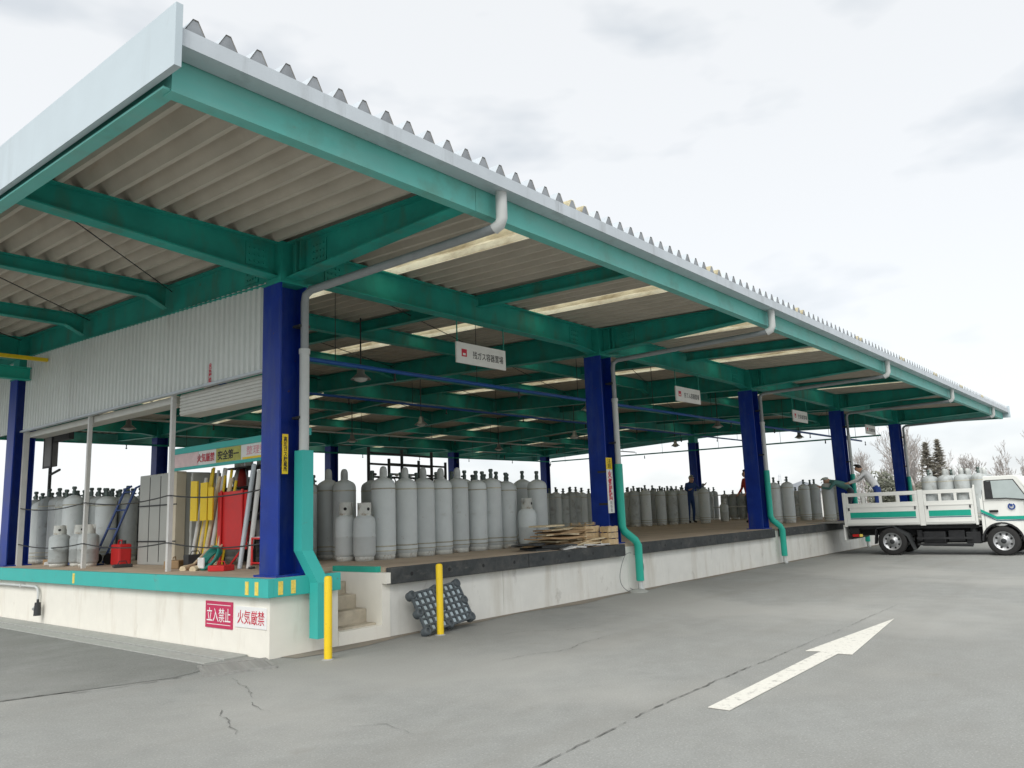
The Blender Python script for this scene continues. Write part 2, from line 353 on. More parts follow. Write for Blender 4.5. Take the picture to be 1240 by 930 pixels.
ribbon([(-3.2, -4.9), (-1.29, -4.86), (.42, -4.74), (2.72, -4.73), (4.2, -4.75)], .009, .008, 'pavement_joint', 'crack')
ribbon([(4.2, -4.75), (7.5, -4.72)], .006, .008, 'pavement_joint', 'crack')
ribbon([(-6, .62), (-2.53, .40), (-1.8, .18), (-1.11, -.06), (-.86, -.02)], .018, .008, 'pavement_joint', 'crack')
ribbon([(-2.1, .17), (-1.6, .0), (-.9, -.12)], .012, .008, 'pavement_joint', 'crack')
ribbon([(-.80, -.62), (-1.0, -1.2), (-1.17, -1.6), (-1.30, -1.75), (-1.44, -2.26)], .005, .008, 'crack_line', 'crack')
ribbon([(-1.60, -1.75), (-1.72, -1.94), (-1.92, -2.58)], .006, .008, 'crack_line', 'crack')
ribbon([(-1.35, -3.1), (-1.15, -3.3), (-1.2, -3.7)], .005, .008, 'crack_line', 'crack')
ribbon([(2.4, -1.2), (3.0, -1.35), (3.1, -1.7), (3.8, -1.9)], .007, .008, 'crack_line', 'crack')
ribbon([(1.2, -2.4), (2.1, -2.6), (3.4, -2.5)], .006, .008, 'crack_line', 'crack')
# arrow
ar = [(.50, -5.265), (3.12, -5.215), (3.13, -5.35), (5.82, -5.05), (3.12, -4.89), (3.17, -5.03), (.50, -5.09)]
m_ = MB(); m_.prism(ar, .004, .009, axis=2); tag(m_.build('painted_arrow', 'road_paint'), kind='structure')
# drain channel beside the left wall, built of concrete lengths
dc = tag(bpy.data.objects.new('drain_channel', None), kind='structure'); col.objects.link(dc)
dcm = MB().bbox((-.30, 0, -.05), (-.0, .595, .022), .006).mesh('channel_block', 'drain_concrete')
lip = MB().bbox((-.54, 0, -.05), (-.33, .595, .012), .006).mesh('channel_lip', 'drain_concrete')
for i in range(24):
    y = .42+i*.6
    if y > 14.5: break
    link('channel_block', dcm, dc, (-.01, y, 0)); link('channel_lip', lip, dc, (-.01, y, 0))
cv = thing('drain_cover', 'flat metal grating let into the ground at the corner of the platform wall', 'drain cover', (-.47, -.12, 0), R(-22))
MB().box((-.36, -.31, -.02), (.36, -.27, .024)).box((-.36, .27, -.02), (.36, .31, .024)).box((-.36, -.27, -.02), (-.32, .27, .024)).box((.32, -.27, -.02), (.36, .27, .024)).build('frame', 'grate', cv)
slat = MB().box((-.32, -.012, -.01), (.32, .012, .020)).mesh('slat', 'grate')
for i in range(15): link('slat', slat, cv, (0, -.245+i*.035, 0))
MB().box((-.318, -.268, -.018), (.318, .268, -.012)).build('pit', 'black', cv)

# ================================================================== PLATFORM
pl = thing('loading_platform', 'long raised concrete loading platform with painted walls under the green canopy', 'platform')
XP1, YP1 = 29.0, 18.3
zt = HD
MB().box((.012, .012, zt-.06), (.95, YP1, zt)).box((.95, 1.02, zt-.06), (1.72, YP1, zt)).box((1.72, .012, zt-.06), (XP1, YP1, zt)).build('deck', 'deck', pl)
MB().box((0, 0, -.1), (.95, .03, zt-.062)).box((0, .03, -.1), (.03, YP1, zt-.062)).box((.92, .03, -.1), (.95, 1.0, zt-.062)).build('wall', 'wall_cream', pl)
fx = [1.78, 4.05, 7.62, 11.1, 14.7, 18.2, 21.75, 25.3, XP1]
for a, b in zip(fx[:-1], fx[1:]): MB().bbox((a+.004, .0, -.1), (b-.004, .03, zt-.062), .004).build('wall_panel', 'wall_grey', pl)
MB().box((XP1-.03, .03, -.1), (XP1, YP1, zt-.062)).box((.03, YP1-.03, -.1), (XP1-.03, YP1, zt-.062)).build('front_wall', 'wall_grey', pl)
MB().box((1.64, -.012, -.1), (1.779, 1.2, zt-.063)).box((1.64, -.10, .68), (1.715, -.012, zt-.063)).build('stair_wall', 'wall_cream', pl)
MB().box((1.645, .10, zt-.061), (1.72, 1.02, zt+.012)).build('stair_edge', 'teal_green', pl)
st = MB().box((.95, -.015, -.1), (1.64, .10, .165)).build('bottom_step', 'wall_cream', pl)
for k in range(4):
    y0 = [.10, .29, .50, .71][k]
    MB().bbox((.952, y0+.002*k, -.05), (1.638, 1.02, .172*(k+1)+.02 if k < 3 else .70), .012).build('step', 'step_concrete', pl)
# teal edge angle round the left side, in lengths
def band(a, b, name='edge_angle'): return MB().bbox(a, b, .006).build(name, 'teal', pl)
y = .0
yb = [-.02, 5.28, 10.6, 15.9, YP1]
for i in range(4): band((-.085, yb[i]+(.008 if i else -.065), .675), (-.002, yb[i+1], zt+.004))
band((-.002, -.085, .6755), (.93, -.002, zt+.0035))
for yy in (.10, .30, 5.15): MB().box((-.091, yy, .70), (-.084, yy+.07, zt-.03)).build('reflector', 'reflector', pl)
for xx in (.05, .22): MB().box((xx, -.091, .70), (xx+.06, -.084, zt-.03)).build('reflector', 'reflector', pl)
# rubber bumpers in lengths with bolt holes
def bumper(x0, x1):
    o = MB().bbox((x0, -.11, .665), (x1, -.002, zt-.004), .012).build('bumper', 'rubber', pl)
    n = max(2, int((x1-x0)/.62)); mb = MB()
    for i in range(n):
        x = x0+(i+.5)*(x1-x0)/n
        for k in range(1): mb.add([(x+.028*math.cos(a*math.pi/4), -.1125, .775+.028*math.sin(a*math.pi/4)) for a in range(8)], [tuple(range(8))])
    mb.build('bolt_hole', 'black', o)
bx = [1.72, 4.40, 7.08]
for s0, s1 in ((1.72, 7.40), (7.88, 14.50), (14.95, 21.6), (22.0, XP1)):
    mid = (s0+s1)/2; bumper(s0, mid-.006); bumper(mid+.006, s1)
# signs and water pipe on the left wall
sg = thing('wall_sign', 'square crimson sign with white lettering on the cream platform wall', 'sign')
MB().bbox((-.012, .76, .275), (-.001, 1.38, .59), .003).build('plate', 'sign_red', sg)
text('立入禁止', .2, 'white', sg, (-.0135, 1.07, .43), (0, -1, 0), (0, 0, 1), fit=(.54, .165), bold=.001)
MB().box((-.0135, .80, .315), (-.0122, 1.34, .322)).box((-.0135, .80, .545), (-.0122, 1.34, .552)).build('rule', 'white', sg)
sg = thing('wall_sign', 'white plate with red lettering beside the crimson sign', 'sign')
MB().bbox((-.010, .05, .315), (-.001, .70, .555), .003).build('plate', 'white', sg)
text('火気厳禁', .2, 'ink_red', sg, (-.0115, .37, .435), (0, -1, 0), (0, 0, 1), fit=(.56, .16), bold=.001)
wp = thing('water_pipe', 'white water pipe along the cream wall ending in a dark hose valve', 'pipe')
MB().tube([(-.05, 14, .60), (-.05, 6.8, .60), (-.05, 6.70, .57), (-.05, 6.66, .5), (-.05, 6.66, .28)], .022, 8).build('pipe', 'pipe_white', wp)
MB().tube([(-.05, 6.66, .31), (-.13, 6.60, .25)], [.035, .03]).build('elbow', 'pipe_white', wp)
MB().tube([(-.10, 6.52, .36), (-.10, 6.52, .15)], [.045, .055], 10).tube([(-.10, 6.52, .36), (-.10, 6.52, .41)], .02).build('hose_valve', 'dark', wp)
for yy in (7.4, 9.2, 11): MB().box((-.08, yy, .57), (-.001, yy+.03, .63)).build('clip', 'post_white', wp)

# ================================================================== CANOPY
cp = thing('canopy', 'huge green steel canopy on blue columns with folded metal roof over the platform', 'canopy')
# columns: H sections
def hcol(w=.38, h=4.45-HD):
    mb = MB(); t = .022
    mb.box((-w/2, -w/2, 0), (-w/2+t, w/2, h)).box((w/2-t, -w/2, 0), (w/2, w/2, h)).box((-w/2+t, -.009, 0), (w/2-t, .009, h))
    mb.box((-w/2-.05, -w/2-.05, 0), (w/2+.05, w/2+.05, .025))
    return mb
cm = hcol().mesh('column', 'steel_blue')
colpos = [(x, y) for y in (YC[0], YC[2]) for x in XC] + [(XC[0], YC[1]), (XC[4], YC[1])]
for x, y in colpos: link('column', cm, cp, (x, y, HD-.002))
# column heads
for x, y in colpos:
    mb = MB(); w = .40
    zz = zv(y)-.004; mb.box((x-w/2, y-w/2, 4.449), (x+w/2, y+w/2, 4.475))
    mb.box((x-.17, y-.17, 4.475), (x+.17, y+.17, zz)); mb.build('column_head', 'steel_green', cp)
# frames along y on each column line, sloping with the roof
for x in XC:
    for ya, yb_ in ((.47, 9.15), (9.15, 17.83)):
        da = .48 if ya < 1 else .42; db = .42 if ya < 1 else .48
        o = MB().ibeam((x, ya, zv(ya)-.003), (x, yb_, zv(yb_)-.003), da, db, .20).build('frame_beam', 'steel_green', cp)
    for s, y0, y1 in ((-1, .13, -2.90), (1, 18.17, 21.2)):
        mb = MB().ibeam((x, y0, zv(y0)-.003), (x, y1, zv(y1)-.003), .47, .26, .20)
        for k in (.06, .09): mb.box((x-.09, min(y0, y0+(y1-y0)*k)-.006, zv(y0)-.42), (x+.09, y0+(y1-y0)*k+.006, zv(y0)-.03))
        mb.build('cantilever_beam', 'steel_green', cp)
# longitudinal members
YS = [.30+2.95*k for k in range(7)]
for j, y in enumerate(YS):
    main = j in (0, 3, 6); D = .42 if main else .26; fw = .20 if main else .14
    z = zv(y)-.004
    segs = [(XC[k]+.105, XC[k+1]-.105) for k in range(4)]
    for a, b in segs:
        mb = MB()
        hk = .55
        if main: mb.ibeam((a, y, z), (a+hk, y, z), .50, D, fw).ibeam((a+hk, y, z), (b-hk, y, z), D, D, fw).ibeam((b-hk, y, z), (b, y, z), D, .50, fw)
        else: mb.ibeam((a, y, z), (a+.35, y, z), .36, D, fw).ibeam((a+.35, y, z), (b-.35, y, z), D, D, fw).ibeam((b-.35, y, z), (b, y, z), D, .36, fw)
        mb.build('girder' if main else 'purlin', 'steel_green', cp)
    for a, b in ((XC[0]-.105, XV0+.12), (XC[4]+.105, XV1-.12)):
        s = 1 if b > a else -1
        mb = MB()
        if main: mb.ibeam((a, y, z), (b, y, z), .46, .26, fw)
        else: mb.ibeam((a, y, z), (a+s*.3, y, z), .36, .22, fw).ibeam((a+s*.3, y, z), (b, y, z), .22, .17, fw)
        mb.build('outrigger', 'steel_green', cp)
# mid-bay small beams along y
for k in range(4):
    x = XC[k]+3.535
    for ya, yb_ in [(-2.9, .19)]+[(YS[i]+.11, YS[i+1]-.11) for i in range(6)]+[(18.11, 21.2)]:
        MB().ibeam((x, ya, zv(ya)-.004), (x, yb_, zv(yb_)-.004), .19, .19, .12).build('cross_beam', 'steel_green', cp)
# diagonal brace rods
mb = MB()
for k in range(-1, 5):
    xa = XC[k] if k >= 0 else XV0+.2; xb = XC[k+1] if k < 4 else XV1-.2
    for i in range(6):
        ya, yb_ = YS[i], YS[i+1]; xm = (xa+xb)/2
        rod = MB().tube([(xa, ya, zv(ya)-.08), (xb, yb_, zv(yb_)-.08)], .009, 4)
        rod.build('brace_rod', 'dark', cp)
def splice(c, ax, w, h, nsgn):
    """cover plate on a web; ax 0: beam along x, 1: along y; nsgn: side of the web"""
    x, y, z = c; t0, t1 = .008, .018
    if ax == 0: a, b = (x-w/2, min(y+nsgn*t0, y+nsgn*t1), z-h/2), (x+w/2, max(y+nsgn*t0, y+nsgn*t1), z+h/2)
    else: a, b = (min(x+nsgn*t0, x+nsgn*t1), y-w/2, z-h/2), (max(x+nsgn*t0, x+nsgn*t1), y+w/2, z+h/2)
    pl_ = MB().box(a, b).build('splice_plate', 'steel_green', cp)
    for i in range(4):
        for j in range(3):
            u = (i-1.5)*w/4.6; v = (j-1)*h/3.4
            q0 = (x+u, y+nsgn*t1, z+v) if ax == 0 else (x+nsgn*t1, y+u, z+v); q1 = (x+u, y+nsgn*(t1+.014), z+v) if ax == 0 else (x+nsgn*(t1+.014), y+u, z+v)
            MB().tube([q0, q1], .014, 6).build('bolt', 'steel_green', pl_)
for x_ in (XC[0]-.42, XC[0]+.75, XC[1]-.75, XC[1]+.75, XC[2]-.75): splice((x_, .30, zv(.3)-.215), 0, .30, .28, -1)
for x_ in XC[:2]:
    splice((x_, -.42, zv(-.42)-.215), 1, .30, .28, -1); splice((x_, 1.05, zv(1.05)-.22), 1, .30, .28, -1)
# eave beams (channels) and gutters, front and back
for s, ye in ((1, -3.0), (-1, 21.3)):
    zt_ = zv(ye)-.002
    edges = [XV0+.06]+[XC[k] for k in range(5)]+[XV1-.06]
    for a, b in zip(edges[:-1], edges[1:]):
        y0, y1 = sorted((ye, ye+s*.014)); yf0, yf1 = sorted((ye, ye+s*.12))
        MB().box((a+.003, y0, zt_-.325), (b-.003, y1, zt_)).box((a+.003, yf0, zt_-.339), (b-.003, yf1, zt_-.325)).box((a+.003, *(sorted((ye+s*.014, ye+s*.11))[:1]), zt_-.014), (b-.003, sorted((ye+s*.014, ye+s*.11))[1], zt_-.001)).build('eave_beam', 'eave_green_lit', cp)
    # open-topped gutter, in lengths
    yo, yi = ye-s*.215, ye-s*.012
    pr = [(yi, 4.87), (yi, 4.785), (yo, 4.775), (yo, 4.905), (yo+s*.02, 4.917), (yo+s*.02, 4.907), (yo+s*.008, 4.898), (yo+s*.008, 4.783), (yi-s*.008, 4.793), (yi-s*.008, 4.87)]
    ed = [XV0+.01]+[XV0+4.35*k for k in range(1, 8)]+[XV1-.01]
    for a, b in zip(ed[:-1], ed[1:]):
        MB().prism(pr, a+.002, b-.002, axis=0).build('gutter', 'gutter', cp)
# verge fascias and verge beams
for s, xv in ((-1, XV0), (1, XV1)):
    for ya, yb_ in ((-3.26, 3.0), (3.0, 9.15), (9.15, 15.3), (15.3, 21.56)):
        xa, xb = sorted((xv-.0*s, xv+s*.05))
        p = []
        for z_ in (-.285, .18):
            p += [(xa, ya+.004, zv(ya)+z_), (xb, ya+.004, zv(ya)+z_), (xb, yb_-.004, zv(yb_)+z_), (xa, yb_-.004, zv(yb_)+z_)]
        MB().hexa(p).build('verge_fascia', 'fascia', cp)
    for ya, yb_ in ((-2.98, 9.15), (9.15, 21.28)):
        MB().ibeam((xv-s*.07, ya, zv(ya)-.004), (xv-s*.07, yb_, zv(yb_)-.004), .33, .33, .12).build('verge_beam', 'eave_green_lit', cp)
# folded roof plates: each panel is two corrugations wide
def panel(y0, y1, cap, two):
    mb = MB(); h = .15; prof = []
    for k in range(2):
        o = k*.252
        prof += [(o, 0), (o+.024, 0), (o+.106, h), (o+.146, h), (o+.228, 0)]
    prof.append((.504, 0)); n = len(prof)
    vs = [(x, y0, zv(y0)+z) for x, z in prof]+[(x, y1, zv(y1)+z) for x, z in prof]
    mb.add(vs, [(i, i+1, i+1+n, i+n) for i in range(n-1)])
    mb.cur = 2
    if two: mb.add([(x, y, z+.006) for x, y, z in vs], [(i, i+1, i+1+n, i+n) for i in range(n-1)])
    ye = y0 if cap == 0 else y1; dy = .004 if cap == 0 else -.004
    mb.cur = 1
    for k in range(2):
        o = k*.252
        mb.add([(o+.026, ye+dy, zv(ye)+.001), (o+.226, ye+dy, zv(ye)+.001), (o+.145, ye+dy, zv(ye)+h-.002), (o+.107, ye+dy, zv(ye)+h-.002)], [(0, 1, 2, 3)])
    return mb
def panel_mesh(y0, y1, cap, mats):
    me = panel(y0, y1, cap, mats[0] == 'roof_under').mesh('roof_panel', mats); return me
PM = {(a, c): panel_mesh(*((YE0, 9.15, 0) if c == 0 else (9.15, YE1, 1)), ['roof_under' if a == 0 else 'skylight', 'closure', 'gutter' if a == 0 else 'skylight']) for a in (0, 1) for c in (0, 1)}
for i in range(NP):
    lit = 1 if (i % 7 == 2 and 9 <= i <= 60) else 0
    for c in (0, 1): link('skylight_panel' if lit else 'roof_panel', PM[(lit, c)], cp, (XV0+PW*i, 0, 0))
p = []
MB().add([(XV0, 8.95, zv(8.95)+.19), (XV1, 8.95, zv(8.95)+.19), (XV1, 9.15, zv(9.15)+.20), (XV0, 9.15, zv(9.15)+.20), (XV1, 9.35, zv(9.35)+.19), (XV0, 9.35, zv(9.35)+.19)], [(0, 1, 2, 3), (3, 2, 4, 5)]).build('ridge_cap', 'gutter', cp)
# downpipes: gutter outlet, slanting run back to the column, drop, coloured guard, kick over the bumper
for k, x in enumerate(XC):
    xo = x+.27; yg = -3.11; yc = .02; xd = x-.01 if k else x+.03
    xs_ = x+.10
    mb = MB(); mb.tube([(xo, yg, 4.785), (xo, yg, 4.50), (xo, yg+.03, 4.44), (xo-.01, yg+.10, 4.41)], .060, 10)
    dpipe = mb.build('downpipe_outlet', 'pipe_white', cp)
    r = .055 if k else .062
    MB().tube([(xo-.01, yg+.08, 4.415), (xs_+.02, yc-.10, 4.36), (xs_, yc-.02, 4.31), (xs_, yc, 4.22), (xs_, yc, 3.6)], r-.012, 10).build('downpipe', 'pipe_grey', cp)
    MB().tube([(xs_, yc, 3.62), (xs_, yc, 3.56)], r+.01, 10).build('pipe_collar', 'pipe_white', cp)
    MB().tube([(xs_, yc, 3.6), (xs_, yc, 2.3)], r, 10).build('downpipe', 'pipe_white', cp)
    for zc in (2.75, 3.9): MB().box((xs_-.08, yc-.005, zc), (xs_+.08, yc+.14, zc+.03)).build('pipe_clip', 'dark', cp)
    if k == 0:
        w = .08; mb = MB(); pts = [(xs_, yc, 2.36), (xs_, yc, 1.17), (xs_+.09, -.17, .80), (xs_+.09, -.17, .17)]
        for (a, b) in zip(pts[:-1], pts[1:]):
            pass
        q = []
        for (X, Y, Z) in pts: q.append([(X-w, Y-w, Z), (X+w, Y-w, Z), (X+w, Y+w, Z), (X-w, Y+w, Z)])
        vs = [v for l in q for v in l]; fs = [(3, 2, 1, 0), (12, 13, 14, 15)]
        for i in range(3):
            for j in range(4): fs.append((4*i+j, 4*i+(j+1) % 4, 4*i+4+(j+1) % 4, 4*i+4+j))
        mb.add(vs, fs).build('pipe_guard', 'teal', cp)
    else:
        MB().tube([(xs_, yc, 2.36), (xs_, yc, 1.2), (xs_+.03, yc-.03, 1.10), (xs_+.18, -.14, .93), (xs_+.22, -.17, .84), (xs_+.22, -.17, .19)], .075, 12).build('pipe_guard', 'teal_green', cp)
    if k in (1, 2, 3):
        MB().tube([(xs_+.22, -.17, .2), (xs_+.22, -.17, .06), (xs_+.22, -.22, .0)], .05, 8).build('pipe_shoe', 'pipe_white', cp)
# corrugated sheet hung over the left opening, between the corner columns
def corr(y0, y1, z0, z1f, x, pitch=.13, d=.028):
    mb = MB(); n = int((y1-y0)/pitch); vs = []; fs = []
    for i in range(n):
        o = y0+i*pitch
        for a, dx in ((0, 0), (.05, 0), (.065, -d), (.115, -d)):
            vs += [(x+dx, o+a, z0), (x+dx, o+a, z1f(o+a))]
    for i in range(len(vs)//2-1): fs.append((2*i, 2*i+1, 2*i+3, 2*i+2))
    return mb.add(vs, fs)
cs = corr(.52, 8.95, 3.43, lambda y: zv(y)-.44, .30).build('cladding_sheet', 'sheet_white', cp)
MB().box((.265, .5, 3.405), (.34, 8.96, 3.44)).build('drip_edge', 'gutter', cs)
corr(9.36, 17.6, 3.43, lambda y: zv(y)-.44, .30).build('cladding_sheet', 'sheet_white', cp)
text('火気厳禁', .1, 'ink_red', cs, (.268, 1.92, 3.57), (0, -1, 0), (0, 0, 1), fit=(.08, .28), vertical=True, bold=.003)
MB().bbox((.42, .5, 3.10), (.74, 3.02, 3.42), .01).build('shutter_box', 'shutter', cp)
MB().bbox((.42, 3.2, 3.31), (.70, 8.95, 3.42), .01).build('shutter_box', 'shutter', cp)
for i in range(6): MB().box((.405, .55, 3.12+i*.048), (.421, 3.0, 3.15+i*.048)).build('shutter_slat', 'shutter', cp)
for yy in (3.12, 6.0):
    MB().box((.34, yy-.03, HD), (.40, yy+.03, 3.42)).build('guide_post', 'post_white', cp)
MB().box((.33, 9.36-.48, HD), (.42, 9.36-.40, 3.42)).build('guide_post', 'post_white', cp)
# chains slung between the posts
ch = thing('barrier_rope', 'upper dark rope slung across the opening between the white posts', 'rope')
def rope(z, pts=24):
    mb = MB(); a = []
    for y0, y1 in ((.52, 3.07), (3.17, 5.95), (6.05, 8.9)):
        for i in range(9):
            t = i/8; a.append((.34, y0+(y1-y0)*t, z-.07*4*t*(1-t)))
    return mb.tube(a, .010, 5)
rope(1.95).build('rope', 'dark', ch)
ch = thing('barrier_rope', 'lower dark rope slung across the opening between the white posts', 'rope'); rope(1.28).build('rope', 'dark', ch)
# overhead gas rail at the far left of the canopy
yr = MB().box((-2.6, 7.72, 4.62), (.26, 7.80, 4.68)).build('crane_rail', 'yellow', cp)
MB().ibeam((-2.6, 8.6, 4.62), (.26, 8.6, 4.62), .24, .24, .16).build('crane_beam', 'teal_green', cp)

# column labels
def plate(name, a, b, m, parent, bv=.002): return MB().bbox(a, b, bv).build(name, m, parent)
s1 = thing('column_label', 'narrow yellow vertical label with black lettering on the corner column', 'label')
plate('plate', (.21, .098, 2.08), (.29, .1085, 2.56), 'yellow', s1)
s1.location = (0, 0, 0)
text('高圧ガス貯蔵所', .1, 'ink_black', s1, (.25, .0965, 2.32), (1, 0, 0), (0, 0, 1), fit=(.05, .42), vertical=True, bold=.002)
for zz in (2.15, 2.45): MB().box((.20, .1086, zz), (.30, .30, zz+.03)).build('bracket', 'dark', s1)
s2 = thing('column_label', 'long white vertical notice with yellow head and red characters on blue column', 'label')
x2 = XC[1]-.115
plate('plate', (x2-.10, .088, 1.45), (x2+.10, .0985, 2.26), 'sign_white', s2)
plate('head', (x2-.10, .088, 2.262), (x2+.10, .0985, 2.48), 'yellow', s2)
for zz in (1.6, 2.2): MB().box((x2-.09, .0988, zz), (x2+.09, .30, zz+.04)).build('bracket', 'dark', s2)
text('注意', .1, 'ink_black', s2, (x2, .0865, 2.37), (1, 0, 0), (0, 0, 1), fit=(.13, .18), vertical=True)
text('火気厳禁', .1, 'ink_red', s2, (x2, .0865, 1.96), (1, 0, 0), (0, 0, 1), fit=(.13, .56), vertical=True, bold=.004)
text('関係者', .1, 'ink_grey', s2, (x2, .0865, 1.57), (1, 0, 0), (0, 0, 1), fit=(.07, .20), vertical=True)
# small lit plate on column 3
# hanging signs
names = ['残ガス容器置場', '充てん容器置場', '空容器置場', '容器置場']
lab = ['white hanging sign with red square and black lettering, next to the corner column', 'white hanging sign between the second and third blue columns', 'white hanging sign between the third and fourth blue columns', 'white hanging sign between the two blue columns beside the truck']
for k in range(4):
    x0 = 3.46+7.07*k; x1 = x0+1.18
    h = thing('hanging_sign', lab[k], 'sign', group='signs hung from the front girder')
    MB().bbox((x0, .285, 3.87), (x1, .315, 4.205), .004).build('board', 'sign_white', h)
    for xx in (x0+.03, x1-.03): MB().tube([(xx, .30, 4.20), (xx, .30, zv(.3)-.41)], .011, 6).build('hanger', 'steel_green', h)
    text(names[k], .2, 'ink_black', h, (x0+.74, .2835, 4.03), (1, 0, 0), (0, 0, 1), fit=(.74, .125), bold=.001)
    mb = MB().box((x0+.11, .2825, 3.98), (x0+.23, .2845, 4.10)); o = mb.build('emblem', 'ink_red', h)
    MB().box((x0+.14, .2810, 4.0), (x0+.20, .2824, 4.035)).build('emblem_mark', 'sign_white', o)

# pipework and lamps under the roof
for zz, yy, m, r, x0, x1, lb in ((3.88, 1.55, 'pipe_blue', .035, .9, 28.4, 'blue pipe hung under the front girder along the canopy'),
                          (4.30, 6.4, 'pipe_blue', .03, .6, 28.4, 'blue pipe hung under the middle of the canopy roof'),
                          (4.15, 17.5, 'steel_green', .03, .5, 28.4, 'dark green sprinkler pipe along the back row of columns'),
                          (4.25, 12.2, 'pipe_white', .025, .5, 28.4, 'pale pipe hung under the rear half of the canopy roof')):
    o = thing('overhead_pipe', lb, 'pipe')
    MB().tube([(x0, yy, zz), (x1, yy, zz)], r, 8).build('pipe', m, o)
    for i in range(9):
        x = x0+1.2+i*3.2
        if x > x1: break
        MB().tube([(x, yy, zz), (x, yy, zv(yy)-.02)], .008, 4).build('hanger', 'dark', o)
        MB().tube([(x+1.2, yy, zz), (x+1.2, yy, zz-.12)], [.02, .012], 6).tube([(x+1.2, yy, zz-.12), (x+1.2, yy, zz-.16)], [.035, .015], 6).build('nozzle', 'dark', o)
for xx, lb in ((28.45, 'dark green sprinkler pipe across the far end of the canopy'), (21.3, 'dark green sprinkler pipe across the third bay')):
    o = thing('overhead_pipe', lb, 'pipe')
    MB().tube([(xx, .8, 4.05), (xx, 17.4, 4.15)], .032, 8).build('pipe', 'steel_green', o)
    for i in range(6):
        y = 2+i*2.9
        MB().tube([(xx, y, 4.06), (xx, y, zv(y)-.02)], .008, 4).build('hanger', 'dark', o); MB().tube([(xx, y+1, 4.05), (xx, y+1, 3.90)], [.02, .03], 6).build('nozzle', 'dark', o)
lm_sh = MB().lathe([(.03, .22), (.06, .2), (.07, .10), (.16, .02), (.18, 0), (.17, .0), (.15, .02), (.05, .09)], 16, capb=False, capt=False).mesh('lamp_shade', 'lamp_shade')
lm_gl = MB().lathe([(.02, -.05), (.09, -.03), (.13, .02)], 14).mesh('lamp_glass', 'lamp_glass')
for i, (x, y) in enumerate([(3.58, 2.76), (10.65, 2.76), (17.8, 2.76), (24.8, 2.76), (9.32, 7.28), (16.4, 7.28), (23.4, 7.28), (3.6, 11.8), (10.6, 11.8), (17.7, 11.8)]):
    l = thing('ceiling_lamp', 'round unlit lamp hanging under the canopy roof', 'lamp', (x, y, 3.95), group='lamps hanging under the canopy')
    link('lamp_shade', lm_sh, l); link('lamp_glass', lm_gl, l)
    MB().tube([(0, 0, .2), (0, 0, zv(y)-3.97)], .014, 6).build('stem', 'dark', l)

# ================================================================== GAS CYLINDERS
def tall_proto(name, body_m, cap_kind):
    t = thing(name, 'x', 'gas cylinder')
    MB().lathe([(.150, .05), (.178, .075), (.189, .12), (.191, .128), (.191, .15), (.189, .157), (.189, 1.135), (.186, 1.17), (.172, 1.208), (.145, 1.236), (.105, 1.258), (.05, 1.285)], 20).build('body', body_m, t)
    MB().lathe([(.172, 0), (.176, .0), (.178, .085), (.172, .085)], 20, capb=False, capt=False).build('foot_ring', 'cyl_ring', t)
    for zz in (.135, .205, 1.10): MB().lathe([(.1895, zz-.010), (.1925, zz-.006), (.1925, zz+.006), (.1895, zz+.010)], 20, capb=False, capt=False).build('weld_band', 'weld', t)
    if cap_kind == 0:
        MB().lathe([(.054, 1.27), (.060, 1.29), (.060, 1.37), (.056, 1.41), (.042, 1.445), (.02, 1.46)], 12).build('valve_cap', 'cap_grey', t)
    else:
        MB().lathe([(.036, 1.28), (.038, 1.36), (.030, 1.372), (.030, 1.40)], 8).lathe([(.036, 1.40), (.042, 1.408), (.042, 1.44), (.03, 1.452)], 10).tube([(0, 0, 1.34), (.07, .02, 1.34)], .018, 6).build('valve', 'valve', t)
    return t
def small_proto(name, bm_='cyl_grey'):
    t = thing(name, 'x', 'gas cylinder')
    MB().lathe([(.12, .05), (.155, .075), (.170, .12), (.170, .36), (.174, .368), (.174, .385), (.170, .392), (.170, .60), (.155, .66), (.11, .70), (.06, .715)], 20).build('body', bm_, t)
    MB().lathe([(.140, 0), (.144, 0), (.150, .09), (.146, .09)], 18, capb=False, capt=False).build('foot_ring', 'cyl_ring', t)
    mb = MB(); n = 20; vs = []; fs = []
    for k in range(n):
        a = 2*math.pi*k/n; lo = .69 if k not in (3, 4, 13, 14) else .69; hi = .90 if k not in (4, 5, 14, 15) else .80
        for r in (.105, .099): vs += [(r*math.cos(a), r*math.sin(a), lo), (r*math.cos(a), r*math.sin(a), hi)]
    for k in range(n):
        j = (k+1) % n; a, b = 4*k, 4*j
        fs += [(a, b, b+1, a+1), (a+2, a+3, b+3, b+2), (a+1, b+1, b+3, a+3)]
    mb.add(vs, fs, False); mb.build('collar', 'cyl_ring', t)
    for sg_ in (1, -1): MB().add([(sg_*.1065, .026*math.cos(a*math.pi/5), .80+.026*math.sin(a*math.pi/5)) for a in range(10)], [tuple(range(10))]).build('collar_hole', 'black', t)
    MB().lathe([(.026, .71), (.026, .79), (.018, .795), (.018, .83), (.036, .835), (.036, .86), (.02, .868)], 8).tube([(0, 0, .765), (.065, 0, .765)], .017, 6).build('valve', 'valve', t)
    return t
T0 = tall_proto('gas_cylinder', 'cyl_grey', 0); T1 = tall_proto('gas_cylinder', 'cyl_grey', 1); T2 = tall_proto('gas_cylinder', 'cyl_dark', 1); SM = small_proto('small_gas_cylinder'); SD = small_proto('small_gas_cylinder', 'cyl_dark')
protos = {'a': T0, 'b': T1, 'd': T2, 's': SM, 'q': SD}
placed = []
cr_ = random.Random(11)
